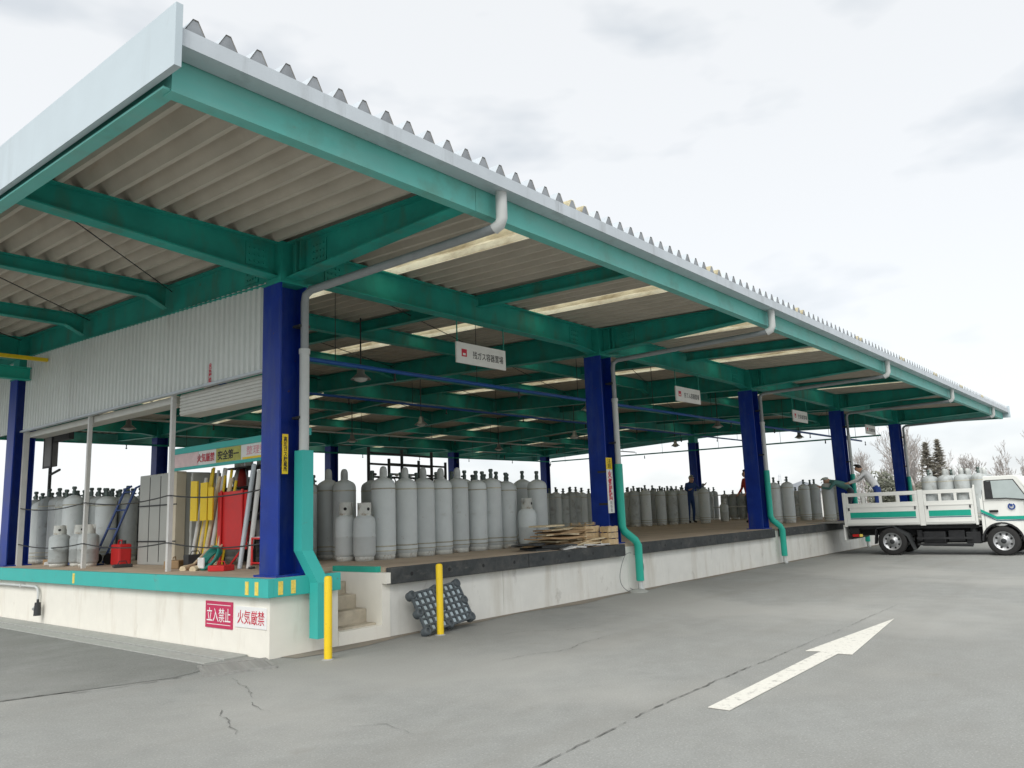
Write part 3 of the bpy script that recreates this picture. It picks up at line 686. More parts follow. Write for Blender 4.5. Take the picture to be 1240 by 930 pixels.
def cyl(kind, x, y, label, group, z=HD, tilt=0, k=None):
    rad = .17 if kind in 'sq' else .19
    for (X, Y, r, Z) in placed:
        if abs(Z-z) < .3 and math.hypot(X-x, Y-y) < rad+r-.004: return None
    placed.append((x, y, rad, z))
    o = copy_tree(protos[kind], None, (x, y, z-.002), cr_.uniform(0, 6.28) if kind not in 'sq' else R(-110)+cr_.uniform(-.5, .5))
    kz = k or cr_.uniform(.965, 1.02); o.scale = (1, 1, kz)
    if tilt: o.rotation_euler = (tilt, 0, 0)
    return tag(o, label, 'gas cylinder', group)
# front row behind the bumper edge
LF = 'tall light grey gas cylinder in the front row behind the black bumper, near the steps'; GF = 'tall cylinders in the front row near the steps'
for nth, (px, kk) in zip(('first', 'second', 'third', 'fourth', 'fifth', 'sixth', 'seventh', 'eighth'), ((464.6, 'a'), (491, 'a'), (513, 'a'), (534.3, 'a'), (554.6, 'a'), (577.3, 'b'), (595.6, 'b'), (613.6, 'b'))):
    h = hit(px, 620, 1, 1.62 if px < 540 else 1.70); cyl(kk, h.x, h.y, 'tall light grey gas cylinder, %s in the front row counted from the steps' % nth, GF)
LB = 'tall grey gas cylinder in the second row, behind the two short cylinders by the steps'; GB = 'tall cylinders behind the short pair'
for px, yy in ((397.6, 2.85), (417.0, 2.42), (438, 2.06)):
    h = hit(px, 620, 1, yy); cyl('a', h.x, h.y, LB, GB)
L2 = 'grey gas cylinder standing behind the front row of tall cylinders'; G2 = 'cylinders behind the front row'
for i in range(9):
    cyl('b' if i % 3 else 'd', 3.95+i*.41, 2.16+.05*math.sin(i*2), L2, G2)
for i in range(8): cyl('d', 3.7+i*.42, 2.62+.04*math.sin(i*3), L2, G2)
h = hit(379, 620, 1, 3.6); cyl('d', h.x, h.y, 'dark grey gas cylinder half hidden behind the corner column', None)
for px, yy in ((419, 1.98), (441.4, 1.62)):
    h = hit(px, 660, 1, yy); cyl('s', h.x, h.y, 'short grey gas cylinder with open collar, one of a pair before tall ones', 'pair of short cylinders by the steps')
h = hit(651, 610, 1, 1.45); cyl('b', h.x, h.y, 'lone tall grey gas cylinder behind the cardboard pile', None)
h = hit(639, 640, 1, 1.35); cyl('s', h.x, h.y, 'short grey gas cylinder with open collar beside the cardboard pile', None)
h = hit(632, 610, 1, 2.2); cyl('d', h.x, h.y, 'dark grey gas cylinder behind the short one at the cardboard pile', None)
for i in range(6):
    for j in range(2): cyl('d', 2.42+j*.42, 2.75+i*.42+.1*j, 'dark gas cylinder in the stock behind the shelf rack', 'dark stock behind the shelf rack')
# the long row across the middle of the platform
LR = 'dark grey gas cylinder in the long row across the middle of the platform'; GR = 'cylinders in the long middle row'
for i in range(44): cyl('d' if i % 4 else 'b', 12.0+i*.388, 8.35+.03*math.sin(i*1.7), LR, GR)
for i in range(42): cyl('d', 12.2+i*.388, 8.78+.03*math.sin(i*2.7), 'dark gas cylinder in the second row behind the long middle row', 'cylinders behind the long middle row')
# loose groups before that row
LG = 'grey gas cylinder in the loose group right of the second blue column'; GG = 'loose cylinders beyond the second column'
for px, yy, kk in ((760, 7.4, 'b'), (768, 6.9, 'd'), (782, 6.6, 'b'), (791, 7.2, 'd'), (800, 6.5, 'b'), (775, 7.5, 'd')):
    h = hit(px, 610, 1, yy); cyl(kk, h.x, h.y, LG, GG)
LG = 'grey gas cylinder in the uneven group beside the worker in blue'; GG = 'uneven cylinders by the worker in blue'
for px, yy, kk in ((809, 6.9, 'd'), (814, 6.5, 'd'), (820, 6.8, 'b'), (827, 6.3, 'b'), (833, 6.9, 'd')):
    h = hit(px, 610, 1, yy); cyl(kk, h.x, h.y, LG, GG)
h = hit(853, 610, 1, 5.5); cyl('b', h.x, h.y, 'single tall grey gas cylinder standing clear beside the far middle column', None)
h = hit(877, 620, 1, 5.9); cyl('s', h.x, h.y, 'short pale gas cylinder standing before the dark row near the third column', None)
for i in range(11):
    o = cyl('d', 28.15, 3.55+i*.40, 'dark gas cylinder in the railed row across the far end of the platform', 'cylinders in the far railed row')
    if o: o.scale = (1, 1, .88)
rk = thing('guard_rail', 'pale guard rail in front of the railed row at the far end of the platform', 'rail', (27.85, 3.3, HD))
for zz in (.55, 1.08): MB().tube([(0, 0, zz), (0, 4.7, zz)], .025, 6).build('rail', 'post_white', rk)
for yy in (0, 1.55, 3.1, 4.7): MB().tube([(0, yy, 0), (0, yy, 1.1)], .025, 6).build('post', 'post_white', rk)
LG = 'grey gas cylinder between the third blue column and the truck'; GG = 'cylinders behind the truck tail'
for px, yy, kk in ((939, 1.9, 'b'), (955, 1.55, 'b'), (975, 2.1, 'b'), (988, 1.9, 'b'), (983, 2.6, 'd'), (945, 2.6, 'd')):
    h = hit(px, 610, 1, yy); cyl(kk, h.x, h.y, LG, GG)
h = hit(1003, 600, 1, .62); cyl('b', h.x, h.y, 'tall grey gas cylinder standing at the platform edge by the truck tail', None)
LG = 'grey gas cylinder handled by the stooping worker at the truck tail'; GG = 'cylinders at the stooping worker'
for px, yy in ((1017, 1.1), (1029, 1.2)):
    h = hit(px, 600, 1, yy); cyl('b', h.x, h.y, LG, GG)
# left end of the platform, seen through the side opening
LG = 'grey gas cylinder in the receding rows beyond the side opening'; GG = 'rows of cylinders beyond the side opening'
for i in range(14):
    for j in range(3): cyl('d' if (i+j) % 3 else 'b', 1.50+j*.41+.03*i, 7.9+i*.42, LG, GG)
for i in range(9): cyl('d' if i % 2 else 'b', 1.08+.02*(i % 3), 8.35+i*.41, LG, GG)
for px, yy in ((118, 8.3), (131, 8.1), (144, 7.9)):
    h = hit(px, 630, 1, yy); cyl('d', h.x, h.y, 'wide dark gas cylinder behind the blue trolley', 'dark cylinders behind the trolley')
for px, yy in ((72, 7.35), (84, 7.05), (97, 7.0), (107, 6.6), (124, 6.75)):
    h = hit(px, 660, 1, yy); cyl('q', h.x, h.y, 'short grey gas cylinder at the foot of the rows by the side opening', 'short cylinders by the side opening', k=.80)
for px, yy in ((100, 7.6), (117, 7.5)):
    h = hit(px, 660, 1, yy); cyl('q', h.x, h.y, 'short grey gas cylinder at the foot of the rows by the side opening', 'short cylinders by the side opening', k=.80)
for pr in protos.values():
    for c in list(pr.children): bpy.data.objects.remove(c)
    bpy.data.objects.remove(pr)

# ================================================================== YARD THINGS
bm_ = MB().lathe([(.045, -.05), (.045, .87), (.038, .893), (.015, .90)], 14).mesh('post', 'yellow')
bb = MB().lathe([(.07, -.02), (.07, .006), (.05, .012)], 12).mesh('base_plate', 'drain_concrete')
for (x, y, lb) in ((.33, -.63, 'slim yellow bollard at the foot of the steps by the teal pipe guard'), (2.19, -.51, 'slim yellow bollard in front of the leaning plastic pallet')):
    b = thing('bollard', lb, 'bollard', (x, y, 0), group='yellow bollards'); link('post', bm_, b); link('base', bb, b)
# plastic pallet leaning on the front wall
pt = thing('plastic_pallet', 'grey plastic lattice pallet leaning on the platform wall behind the bollard', 'pallet')
w, hgt, th = .96, .56, .10
# in-plane axes from three corners near the wall
A = Vector((2.00, -.42, .02)); B = Vector((2.98, -.36, .10)); Cc = Vector((1.83, -.15, .555))
ex = (B-A).normalized(); ey = (Cc-A); ey = (ey-ex*ey.dot(ex)).normalized(); ez = ex.cross(ey)
pt.matrix_world = Matrix(((ex.x, ey.x, ez.x, A.x), (ex.y, ey.y, ez.y, A.y), (ex.z, ey.z, ez.z, A.z), (0, 0, 0, 1)))
nx, ny = 9, 6
hb = MB().bbox((0, -.0135, .01), (w, .0135, .05), .005).mesh('rib', 'pallet'); vb = MB().bbox((-.0135, 0, .012), (.0135, hgt, .052), .005).mesh('rib', 'pallet')
for i in range(ny+1): link('rib', hb, pt, (0, .0135+i*(hgt-.027)/ny, 0))
for i in range(nx+1): link('rib', vb, pt, (.0135+i*(w-.027)/nx, 0, 0))
kn = MB().lathe([(.055, -.04), (.06, -.03), (.06, .055), (.045, .065), (.03, .066), (.028, .045)], 14).mesh('foot', 'pallet')
for i in (0, .5, 1):
    for j in (0, .5, 1): link('foot', kn, pt, (.03+i*(w-.06), .03+j*(hgt-.06), .0))
nd = MB().bbox((-.036, -.031, .012), (.036, .031, .047), .008).mesh('bright_gap', 'gap_pale')  # pale blocks painted in for the bright patches showing through the lattice holes
for i in range(nx):
    for j in range(ny): 
        link('bright_gap', nd, pt, (.0135+(i+.5)*(w-.027)/nx, .0135+(j+.5)*(hgt-.027)/ny, -.016))
# cable loop at the second downpipe
cb = thing('cable_loop', 'thin black cable loop hanging around the second downpipe foot', 'cable')
for cx_, r_ in ((7.52, .33), (7.62, .30)):
    pts = [(cx_+r_*math.cos(a)*1.15, -.125-.02*math.sin(3*a), .36+(r_+.02)*math.sin(a)) for a in [R(80+(200 if cx_ < 7.6 else -200)*i/24) for i in range(25)]]
    MB().tube(pts, .006, 5).build('cable', 'ink_grey', cb)
MB().lathe([(.20, -.01), (.17, .03), (.09, .05), (.02, .06)], 12, c=(7.60, -.20, 0)).build('mortar_foot', 'drain_concrete', cb)

# cardboard and wood pile at the second column
rr = random.Random(5)
def slab(name, label, cat, c, size, rot, m, group=None, wob=.0):
    mb = MB(); n = 6; vs = []; fs = []
    sx, sy, sz = size
    for k in (0, 1):
        for i in range(n+1):
            for j in range(n+1):
                x = (i/n-.5)*sx; y = (j/n-.5)*sy; z = k*sz + wob*(math.sin(x*7+rr_off)*.5+math.sin(y*9+rr_off*2)*.5)
                vs.append((x, y, z))
    def id(k, i, j): return k*(n+1)**2+i*(n+1)+j
    for i in range(n):
        for j in range(n):
            fs.append((id(0, i, j), id(0, i, j+1), id(0, i+1, j+1), id(0, i+1, j))); fs.append((id(1, i, j), id(1, i+1, j), id(1, i+1, j+1), id(1, i, j+1)))
    for i in range(n):
        fs += [(id(0, i, 0), id(0, i+1, 0), id(1, i+1, 0), id(1, i, 0)), (id(0, i, n), id(1, i, n), id(1, i+1, n), id(0, i+1, n)), (id(0, 0, i), id(1, 0, i), id(1, 0, i+1), id(0, 0, i+1)), (id(0, n, i), id(0, n, i+1), id(1, n, i+1), id(1, n, i))]
    mb.add(vs, fs); o = mb.build(name, m); o.location = c; o.rotation_euler = rot
    return tag(o, label, cat, group)
rr_off = 0
for i in range(10):
    rr_off = i*1.3
    slab('cardboard_sheet', 'flattened cardboard sheet lying in the stacked pile by the second column', 'cardboard', (6.12+rr.uniform(-.2, .2), .50+rr.uniform(-.1, .1), HD+.012+i*.034), (.95+rr.uniform(-.35, .1), .55+rr.uniform(-.2, .08), .022), (rr.uniform(-.03, .03), rr.uniform(-.03, .03), rr.uniform(-.4, .4)), 'cardboard' if i % 3 else 'wood_pale', 'cardboard sheets in the pile', .016)
for i, (x, y, sx, sy) in enumerate(((5.55, .30, .8, .45), (5.75, .16, .7, .34), (5.25, .45, .6, .4))):
    rr_off = i*2.1
    slab('black_tarpaulin', 'crumpled black tarpaulin piece beside the cardboard pile', 'tarpaulin', (x, y, HD+.012+i*.035), (sx, sy, .03), (.0, 0, rr.uniform(-.4, .4)), 'rubber', 'tarpaulin pieces', .022)
for i, (x, y) in enumerate(((5.75, .02), (6.1, .06), (6.45, .03), (6.75, .10), (6.95, .02), (6.3, .2))):
    rr_off = i*3.7
    slab('plastic_scrap', 'crumpled white packing scrap at the foot of the cardboard pile', 'packing', (x, y, HD+.016), (.30, .16, .02), (rr.uniform(0, .1), rr.uniform(-.08, .08), rr.uniform(-.6, .6)), 'plastic_sheet', 'white packing scraps', .018)
def crate(x, y, z, s, rz, label):
    c = thing('wooden_crate', label, 'crate', (x, y, z), rz, 'wooden crates on the pile')
    a, b, h = s; sl = .018
    for k in range(3):
        z0 = k*h/3+.008; z1 = (k+1)*h/3-.008
        for yy in (-b/2, b/2-sl): MB().box((-a/2, yy, z0), (a/2, yy+sl, z1)).build('slat', 'wood', c)
        for xx in (-a/2, a/2-sl): MB().box((xx, -b/2+sl, z0+.002), (xx+sl, b/2-sl, z1-.002)).build('slat', 'wood', c)
    for xx in (-a/2+sl, a/2-2*sl-.01):
        for yy in (-b/2+sl, b/2-2*sl-.01): MB().box((xx, yy, 0), (xx+.026, yy+.026, h)).build('corner_post', 'wood', c)
    MB().box((-a/2+sl, -b/2+sl, .01), (a/2-sl, b/2-sl, .022)).build('bottom', 'wood', c)
crate(6.72, .34, HD, (.50, .40, .36), .08, 'open wooden crate lying nearest the cardboard sheets')
crate(7.08, .02-.0, HD, (.30, .18, .34), -.05, 'narrow pale wooden crate against the second blue column')
crate(6.70, .34, HD+.362, (.44, .34, .06), .2, 'shallow wooden tray on top of the open crate')
for i in range(5):
    o = MB().bbox((-.35, -.03, -.01), (.35, .03, .01), .002).build('wood_offcut', 'wood_pale'); o.location = (6.45+.08*i, .12+.03*i, HD+.05+.03*i); o.rotation_euler = (rr.uniform(-.2, .2), rr.uniform(-.25, .25)*.5, rr.uniform(-.5, .5))
    tag(o, 'pale wooden offcut leaning in the pile before the crates', 'offcut', 'wood offcuts in the pile')
slab('foam_board', 'cream board lying on top of the cardboard stack', 'board', (6.0, .62, HD+.372), (.62, .36, .03), (0, 0, .1), 'wood_pale')

# ---------------------------------------------------------------- things behind the side opening
lk = thing('storage_locker', 'tall grey metal locker with beige corner strip behind the ropes', 'locker', (1.22, 0, HD))
MB().bbox((0, 4.62, .0), (.60, 5.92, 1.52), .012).build('body', 'locker', lk)
MB().bbox((-.012, 4.60, .02), (.16, 4.90, 1.53), .008).build('corner_strip', 'locker_beige', lk)
for yy in (5.15, 5.53): MB().box((-.006, yy, .05), (-.0005, yy+.012, 1.48)).build('door_gap', 'dark', lk)
for zz in (.38, .98): MB().box((-.016, 4.59, zz), (-.0005, 5.93, zz+.02)).build('strap', 'dark', lk)
lk = thing('panel_stack', 'grey flat panel leaning upright beside the locker', 'panel', (1.25, 4.15, HD))
MB().bbox((0, 0, 0), (.5, .05, 1.48), .006).build('panel', 'locker', lk)
MB().bbox((.02, .06, 0), (.52, .10, 1.42), .006).build('panel', 'shutter', lk)
# poles and brooms
polecol = ['post_white', 'yellow', 'yellow', 'wood_pale', 'yellow', 'cyl_grey', 'wood_pale', 'red', 'gutter']
plab = {'post_white': 'white pole in the bundle leaning between locker and red board', 'yellow': 'yellow pole in the bundle leaning between locker and red board', 'wood_pale': 'wooden pole in the bundle leaning between locker and red board', 'cyl_grey': 'dark grey pole in the bundle leaning beside the locker', 'red': 'red pole in the bundle leaning between locker and board', 'gutter': 'light grey pole in the bundle leaning between locker and board'}
for i in range(14):
    m = polecol[i % len(polecol)]; y = 3.95-i*.062
    o = MB().tube([(1.15+.05*(i % 3), y, HD), (1.38+.04*(i % 2), y+rr.uniform(-.06, .06), HD+1.25+.3*rr.random())], .022 if i % 3 else .035, 7).build('pole', m)
    tag(o, plab[m], 'pole', 'poles leaning by the locker')
for i in range(2):
    o = thing('broom', 'straw broom lying with its pale handle toward the platform edge', 'broom', group='brooms on the floor')
    y = 3.15-i*.28
    MB().tube([(.72, y-.05, HD+.05), (1.2, y+.25, HD+.32)], .02, 6).build('handle', 'wood_pale', o)
    MB().tube([(.50, y-.19, HD+.02), (.74, y-.04, HD+.06)], [.05, .025], 8).build('bristles', 'wood_pale', o)
for k_, (yy, ww, hh) in enumerate(((3.80, .20, .62), (3.50, .17, .58), (3.30, .10, .5))):
    rr_off = k_*2.0
    slab('yellow_cloth', ['wide yellow cloth strip hung over the pole bundle', 'narrower yellow cloth strip hung over the pole bundle', 'thinnest yellow cloth strip hung over the pole bundle'][k_], 'cloth', (1.10, yy, HD+.70), (.025, ww, hh), (0, 0, .1*k_), 'yellow', None, .01)
rb = thing('red_board', 'bright red upright board on a red frame behind the ropes', 'board', (1.2, 0, HD))
MB().bbox((.0, 2.48, .26), (.03, 3.28, 1.12), .006).build('board', 'red', rb)
for yy in (2.56, 3.14): MB().tube([(-.02, yy, 0), (-.02, yy, 1.14)], .018, 6).build('frame_leg', 'red', rb)
MB().tube([(-.22, 2.56, .02), (-.22, 3.14, .02)], .018, 6).build('frame_bar', 'red', rb)
for yy in (2.56, 3.14): MB().tube([(-.22, yy, .02), (-.02, yy, .25)], .016, 6).build('frame_strut', 'red', rb)
ct = thing('red_cart', 'low red tubular cart at the foot of the corner column', 'cart', (1.05, 1.55, HD))
for yy in (0, .52): MB().tube([(0, yy, .05), (0, yy, .42), (.5, yy, .42), (.5, yy, .05)], .018, 6).build('side_frame', 'red', ct)
for xx, zz in ((0, .42), (.5, .42), (0, .08), (.5, .08)): MB().tube([(xx, 0, zz), (xx, .52, zz)], .016, 6).build('rail', 'red', ct)
for xx in (0, .5):
    for yy in (0, .52): MB().lathe([(.02, 0), (.045, .0), (.045, .03), (.02, .03)], 10, c=(xx, yy, .0)).build('wheel', 'dark', ct)
MB().box((.02, .02, .425), (.48, .50, .44)).build('tray', 'white', ct)
# mixed shelf of red fittings behind
sh = thing('shelf_rack', 'dark shelf rack full of red and grey fittings under the banner', 'shelf', (1.75, 2.25, HD))
for yy in (0, .9, 1.8):
    for xx in (0, .4): MB().box((xx, yy, 0), (xx+.04, yy+.04, 1.55)).build('upright', 'dark', sh)
for zz in (.35, .8, 1.2, 1.52): MB().box((.0, .04, zz), (.44, 1.8, zz+.025)).build('shelf', 'dark', sh)
for i in range(40):
    zz = (.375, .825, 1.225, 1.545)[i % 4]; y = .10+rr.random()*1.6; x = .05+rr.random()*.28; m = ('red', 'black', 'cyl_grey', 'dark', 'lamp_glass', 'red_pipe')[rr.randrange(6)]
    r_ = rr.uniform(.04, .08)
    o = MB().lathe([(r_, 0), (r_, .12+rr.random()*.1), (r_*.5, .26+rr.random()*.06), (r_*.4, .30)], 9, c=(1.75+x, 2.25+y, HD+zz)).build('fitting', m)
    tag(o, {'red': 'red metal fitting standing on the dark shelf rack', 'black': 'black fitting standing on the dark shelf rack', 'cyl_grey': 'grey fitting standing on the dark shelf rack', 'dark': 'dark fitting standing on the dark shelf rack', 'lamp_glass': 'white fitting standing on the dark shelf rack', 'red_pipe': 'dull red fitting standing on the dark shelf rack'}[m], 'fitting', 'fittings on the shelf rack')
for i, (y, m) in enumerate(((2.30, 'gutter'), (2.15, 'post_white'), (1.85, 'white'))):
    o = MB().tube([(1.0+.05*i, y, HD), (1.3, y+.15-.3*(i == 2), HD+(1.5, 1.4, .95)[i])], .035, 8).build('hose_pipe', m); tag(o, ['grey pipe leaning between red board and corner column', 'off-white pipe leaning between red board and corner column', 'bright white slanting pipe beside the corner column'][i], 'pipe')
hc = thing('hose_coil', 'teal hose coil with white label on the floor before the red board', 'hose', (.72, 2.62, HD))
for i in range(4): MB().tube([(.10*math.cos(a)+.02*i, (.16-.012*i)*math.cos(a)*0+.16*math.sin(a)*(1-.1*i), .17+.15*math.cos(a)*(1-.1*i)) for a in [R(20*j) for j in range(19)]], .022, 6).build('hose_loop', 'hose_green', hc)
MB().bbox((-.13, -.06, .03), (-.10, .10, .18), .01).build('label_tag', 'white', hc)
jc = thing('red_canister', 'orange-red plastic canister standing beside the grey locker', 'canister', (1.05, 6.16, HD))
MB().bbox((-.11, -.17, 0), (.11, .17, .36), .03).build('body', 'red', jc); MB().tube([(0, -.1, .35), (0, -.1, .42)], .035, 8).build('spout', 'dark', jc); MB().tube([(0, -.03, .36), (0, -.02, .42), (0, .10, .42), (0, .12, .36)], .015, 6).build('handle', 'red', jc)
tr = thing('hand_trolley', 'blue tubular hand trolley leaning back against the cylinders', 'trolley', (1.0, 6.75, HD))
for yy in (0, .42): MB().tube([(0, yy, .03), (.45, yy-.18, 1.35), (.55, yy-.22, 1.40)], .022, 7).build('rail', 'trolley_blue', tr)
for t in (.2, .45, .7, .95): MB().tube([(.45*t, 0-.18*t, .03+1.32*t), (.45*t, .42-.18*t, .03+1.32*t)], .015, 6).build('rung', 'trolley_blue', tr)
MB().box((-.22, 0, .0), (.02, .42, .02)).build('toe_plate', 'trolley_blue', tr)
for yy in (-.06, .48): 
    a = MB().tube([(.08, yy-.02, .10), (.08, yy+.02, .10)], .10, 14); a.build('wheel', 'tyre', tr)

for i, (x, y, m, hgt_) in enumerate(((.75, 7.05, 'dark', .12), (.72, 8.2, 'plastic_sheet', .06), (.8, 8.45, 'cardboard', .10), (.9, 7.75, 'trolley_blue', .16), (.70, 5.3, 'dark', .05), (.78, 3.75, 'cardboard', .12), (.66, 2.2, 'red', .08), (.95, 3.45, 'dark', .2))):
    o = MB().bbox((-.11, -.14, 0), (.11, .14, hgt_), .012).tube([(0, -.07, hgt_), (0, -.05, hgt_+.05), (0, .05, hgt_+.05), (0, .07, hgt_)], .008, 5).build('tool_case', m); o.location = (x, y, HD); o.rotation_euler = (0, 0, i*1.1)
    tag(o, ['small dark tool case beside the short cylinders at the side opening', 'flat white case near the left column foot', 'brown case next to the flat white case', 'blue case behind the short cylinders at the side opening', 'very flat dark case lying before the grey locker', 'brown case lying before the yellow cloths', 'red case lying by the corner column foot', 'tall dark case between the brooms and the pole bundle'][i], 'case')
# weighing display on a pole, red standpipes
wd = thing('weighing_display', 'dark boxy weighing display on a pole beside the left column', 'display', (1.2, 9.95, HD))
MB().bbox((-.06, -.16, 1.95), (.08, .22, 2.58), .015).build('housing', 'ink_grey', wd)
MB().box((-.066, -.20, 1.92), (-.05, -.155, 2.6)).box((-.066, .205, 1.92), (-.05, .25, 2.6)).box((-.066, -.155, 2.56), (-.05, .205, 2.6)).box((-.066, -.155, 1.92), (-.05, .205, 1.96)).build('screen_frame', 'dark', wd)
MB().tube([(0, .0, 0), (0, .0, 1.96)], .035, 8).build('pole', 'dark', wd)
MB().tube([(0, .0, 1.78), (-.0, -.5, 1.86)], .025, 6).build('arm', 'dark', wd)
MB().box((-.05, -1.0, 2.45), (.05, -.16, 2.62)).build('cross_box', 'dark', wd)
for i, y in enumerate((9.95, 10.25)):
    o = MB().tube([(1.25, y, HD), (1.25, y, HD+.9)], .05, 8).tube([(1.25, y, HD+.9), (1.25, y, HD+.98)], .03, 8).build('standpipe', 'red_pipe'); tag(o, 'dark red standpipe beside the left column', 'standpipe', 'red standpipes')
# banner over the rack
bn = thing('banner', 'long teal-framed safety banner in white, pink and yellow above the red board', 'banner', (1.2, 0, 0))
MB().box((0, 1.0, 2.455), (.02, 4.80, 2.68)).build('board', 'sign_white', bn)
MB().box((-.02, .98, 2.68), (.06, 4.82, 2.775)).box((-.01, .98, 2.41), (.03, 4.82, 2.455)).build('frame', 'teal', bn)
MB().box((-.006, 2.65, 2.46), (-.001, 3.35, 2.675)).build('yellow_panel', 'banner_olive', bn)
MB().box((-.006, .99, 2.458), (-.001, 2.6, 2.49)).build('stripe', 'yellow', bn)
MB().box((-.006, 3.9, 2.46), (-.001, 4.79, 2.675)).build('pink_panel', 'banner_pink', bn)
text('安全第一', .25, 'ink_black', bn, (-.0075, 3.0, 2.567), (0, -1, 0), (0, 0, 1), fit=(.6, .15), bold=.006)
text('火気厳禁', .25, 'ink_red', bn, (-.0075, 3.66, 2.567), (0, -1, 0), (0, 0, 1), fit=(.52, .14), bold=.002)
text('整理整頓', .25, 'ink_pink', bn, (-.0015, 2.15, 2.585), (0, -1, 0), (0, 0, 1), fit=(.7, .13), bold=.0)
for y in (1.06, 4.74): MB().tube([(.01, y, HD), (.01, y, 2.8)], .022, 6).build('banner_post', 'gutter', bn)
# filling machinery in the middle distance
for j, (x0, y0) in enumerate(((8.6, 8.6), (10.2, 9.6))):
    fm = thing('filling_manifold', ['tall dark filling manifold of pipes and hoses behind the tall cylinders', 'dark filling manifold with hoses standing further back on the platform'][j], 'manifold', (x0, y0, HD), .2)
    for xx in (0, 1.5, 3.0): MB().tube([(xx, 0, 0), (xx, 0, 2.55-.2*j)], .045, 8).build('upright', 'dark', fm)
    for zz in (1.75, 2.1, 2.4): MB().tube([(0, 0, zz-.2*j), (3.0, 0, zz-.2*j)], .03, 8).build('header_pipe', 'dark', fm)
    for i in range(9):
        x = .2+i*.33
        MB().tube([(x, 0, 1.75-.2*j), (x, -.22, 1.70), (x+.03, -.28, 1.45), (x, -.2, 1.2)], .018, 6).build('hose', 'black', fm)
        MB().lathe([(.02, 0), (.06, .02), (.06, .05), (.02, .07)], 10, c=(x, -.05, 1.78-.2*j)).build('gauge', 'lamp_glass' if i % 2 else 'dark', fm)
fe = thing('fire_extinguisher', 'small red fire extinguisher beside the third blue column', 'extinguisher', (15.1, .75, HD))
MB().lathe([(.08, 0), (.085, .02), (.085, .40), (.05, .47), (.02, .50)], 12).build('body', 'red', fe); MB().tube([(0, 0, .5), (0, 0, .56), (.1, 0, .57)], .02, 6).tube([(.02, 0, .52), (.12, 0, .4), (.1, 0, .15)], .012, 5).build('nozzle_hose', 'black', fe)

# ================================================================== TRUCK (local: x forward, y left, z up)
tk = thing('flatbed_truck', 'white flatbed truck with green stripes backed up to the platform', 'truck', (19.01, -1.88, 0), R(-90))
WB, TR, HW = 2.63, .365, .86
def wheel(x, y, dual):
    s = -1 if y < 0 else 1
    prof = [(TR-.13, -.09), (TR-.03, -.10), (TR, -.075), (TR, .075), (TR-.03, .10), (TR-.13, .09)]
    def rot(mb):
        mb.v = [(vx, vz, vy) for vx, vy, vz in mb.v]; return mb
    t = rot(MB().lathe(prof, 28, capb=False, capt=False)).build('wheel', 'tyre', tk, (x, y, TR))
    o = s*.07
    rim = rot(MB().lathe([(TR-.125, -.085), (TR-.12, .085), (TR-.14, .088), (TR-.155, .05), (.13, .03), (.12, .075), (.06, .08), (.045, .10), (.01, .10)], 24, capb=False))
    rm = rim.build('rim', 'rim', t)
    if s < 0: rm.rotation_euler = (0, 0, math.pi)
    rot(MB().lathe([(.062, .078), (.062, .106), (.03, .112)], 14, capb=False)).build('hub', 'dark', t).rotation_euler = (0, 0, math.pi if s < 0 else 0)
    mb = MB()
    for k in range(8):
        a = R(45*k+20); mb.tube([(.175*math.cos(a), s*.036, .175*math.sin(a)), (.175*math.cos(a), s*.052, .175*math.sin(a))], .027, 8)
    mb.build('rim_hole', 'black', t)
for x in (0, WB):
    for s in (-1, 1): wheel(x, s*(HW-.11), x == 0)
for s in (-1, 1): MB().box((-1.1, s*.36-.04, .52), (3.4, s*.36+.04, .70)).build('chassis_rail', 'chassis', tk)
MB().tube([(0, -.7, TR), (0, .7, TR)], .06, 8).tube([(WB, -.7, TR), (WB, .7, TR)], .05, 8).build('axle', 'chassis', tk)
MB().bbox((.75, -.70, .30), (1.30, -.40, .62), .03).build('fuel_tank', 'chassis', tk)
MB().bbox((1.36, -.68, .34), (1.75, -.42, .64), .02).build('battery_box', 'chassis', tk)
MB().lathe([(.09, -.2), (.09, .2)], 12, c=(0, 0, 0)).build('air_tank', 'dark', tk).location = (1.95, -.55, .52)
for i, (x0, x1) in enumerate(((.62, 1.95),)): MB().box((x0, -.80, .26), (x1, -.775, .31)).box((x0, -.80, .42), (x1, -.775, .47)).build('side_guard', 'chassis', tk)
MB().prism([(.38, .50), (.52, .14), (.55, .14), (.44, .56), (.05, .80), (-.4, .74), (-.4, .71), (.04, .77)], -.84, -.60, axis=1).build('mudguard', 'dark', tk)
MB().prism([(-.40, .74), (-.46, .30), (-.44, .30), (-.37, .74)], -.84, -.60, axis=1).build('mud_flap', 'chassis', tk)
MB().bbox((.60, -.66, .36), (.74, -.30, .66), .02).build('tool_box', 'chassis', tk)
MB().bbox((1.78, -.72, .30), (2.12, -.50, .60), .02).build('air_cleaner', 'chassis', tk)
MB().box((.5, -.30, .30), (2.1, .30, .52)).build('gearbox', 'chassis', tk)
MB().tube([(.70, -.60, .27), (1.9, -.62, .25)], .035, 8).build('exhaust_pipe', 'dark', tk)
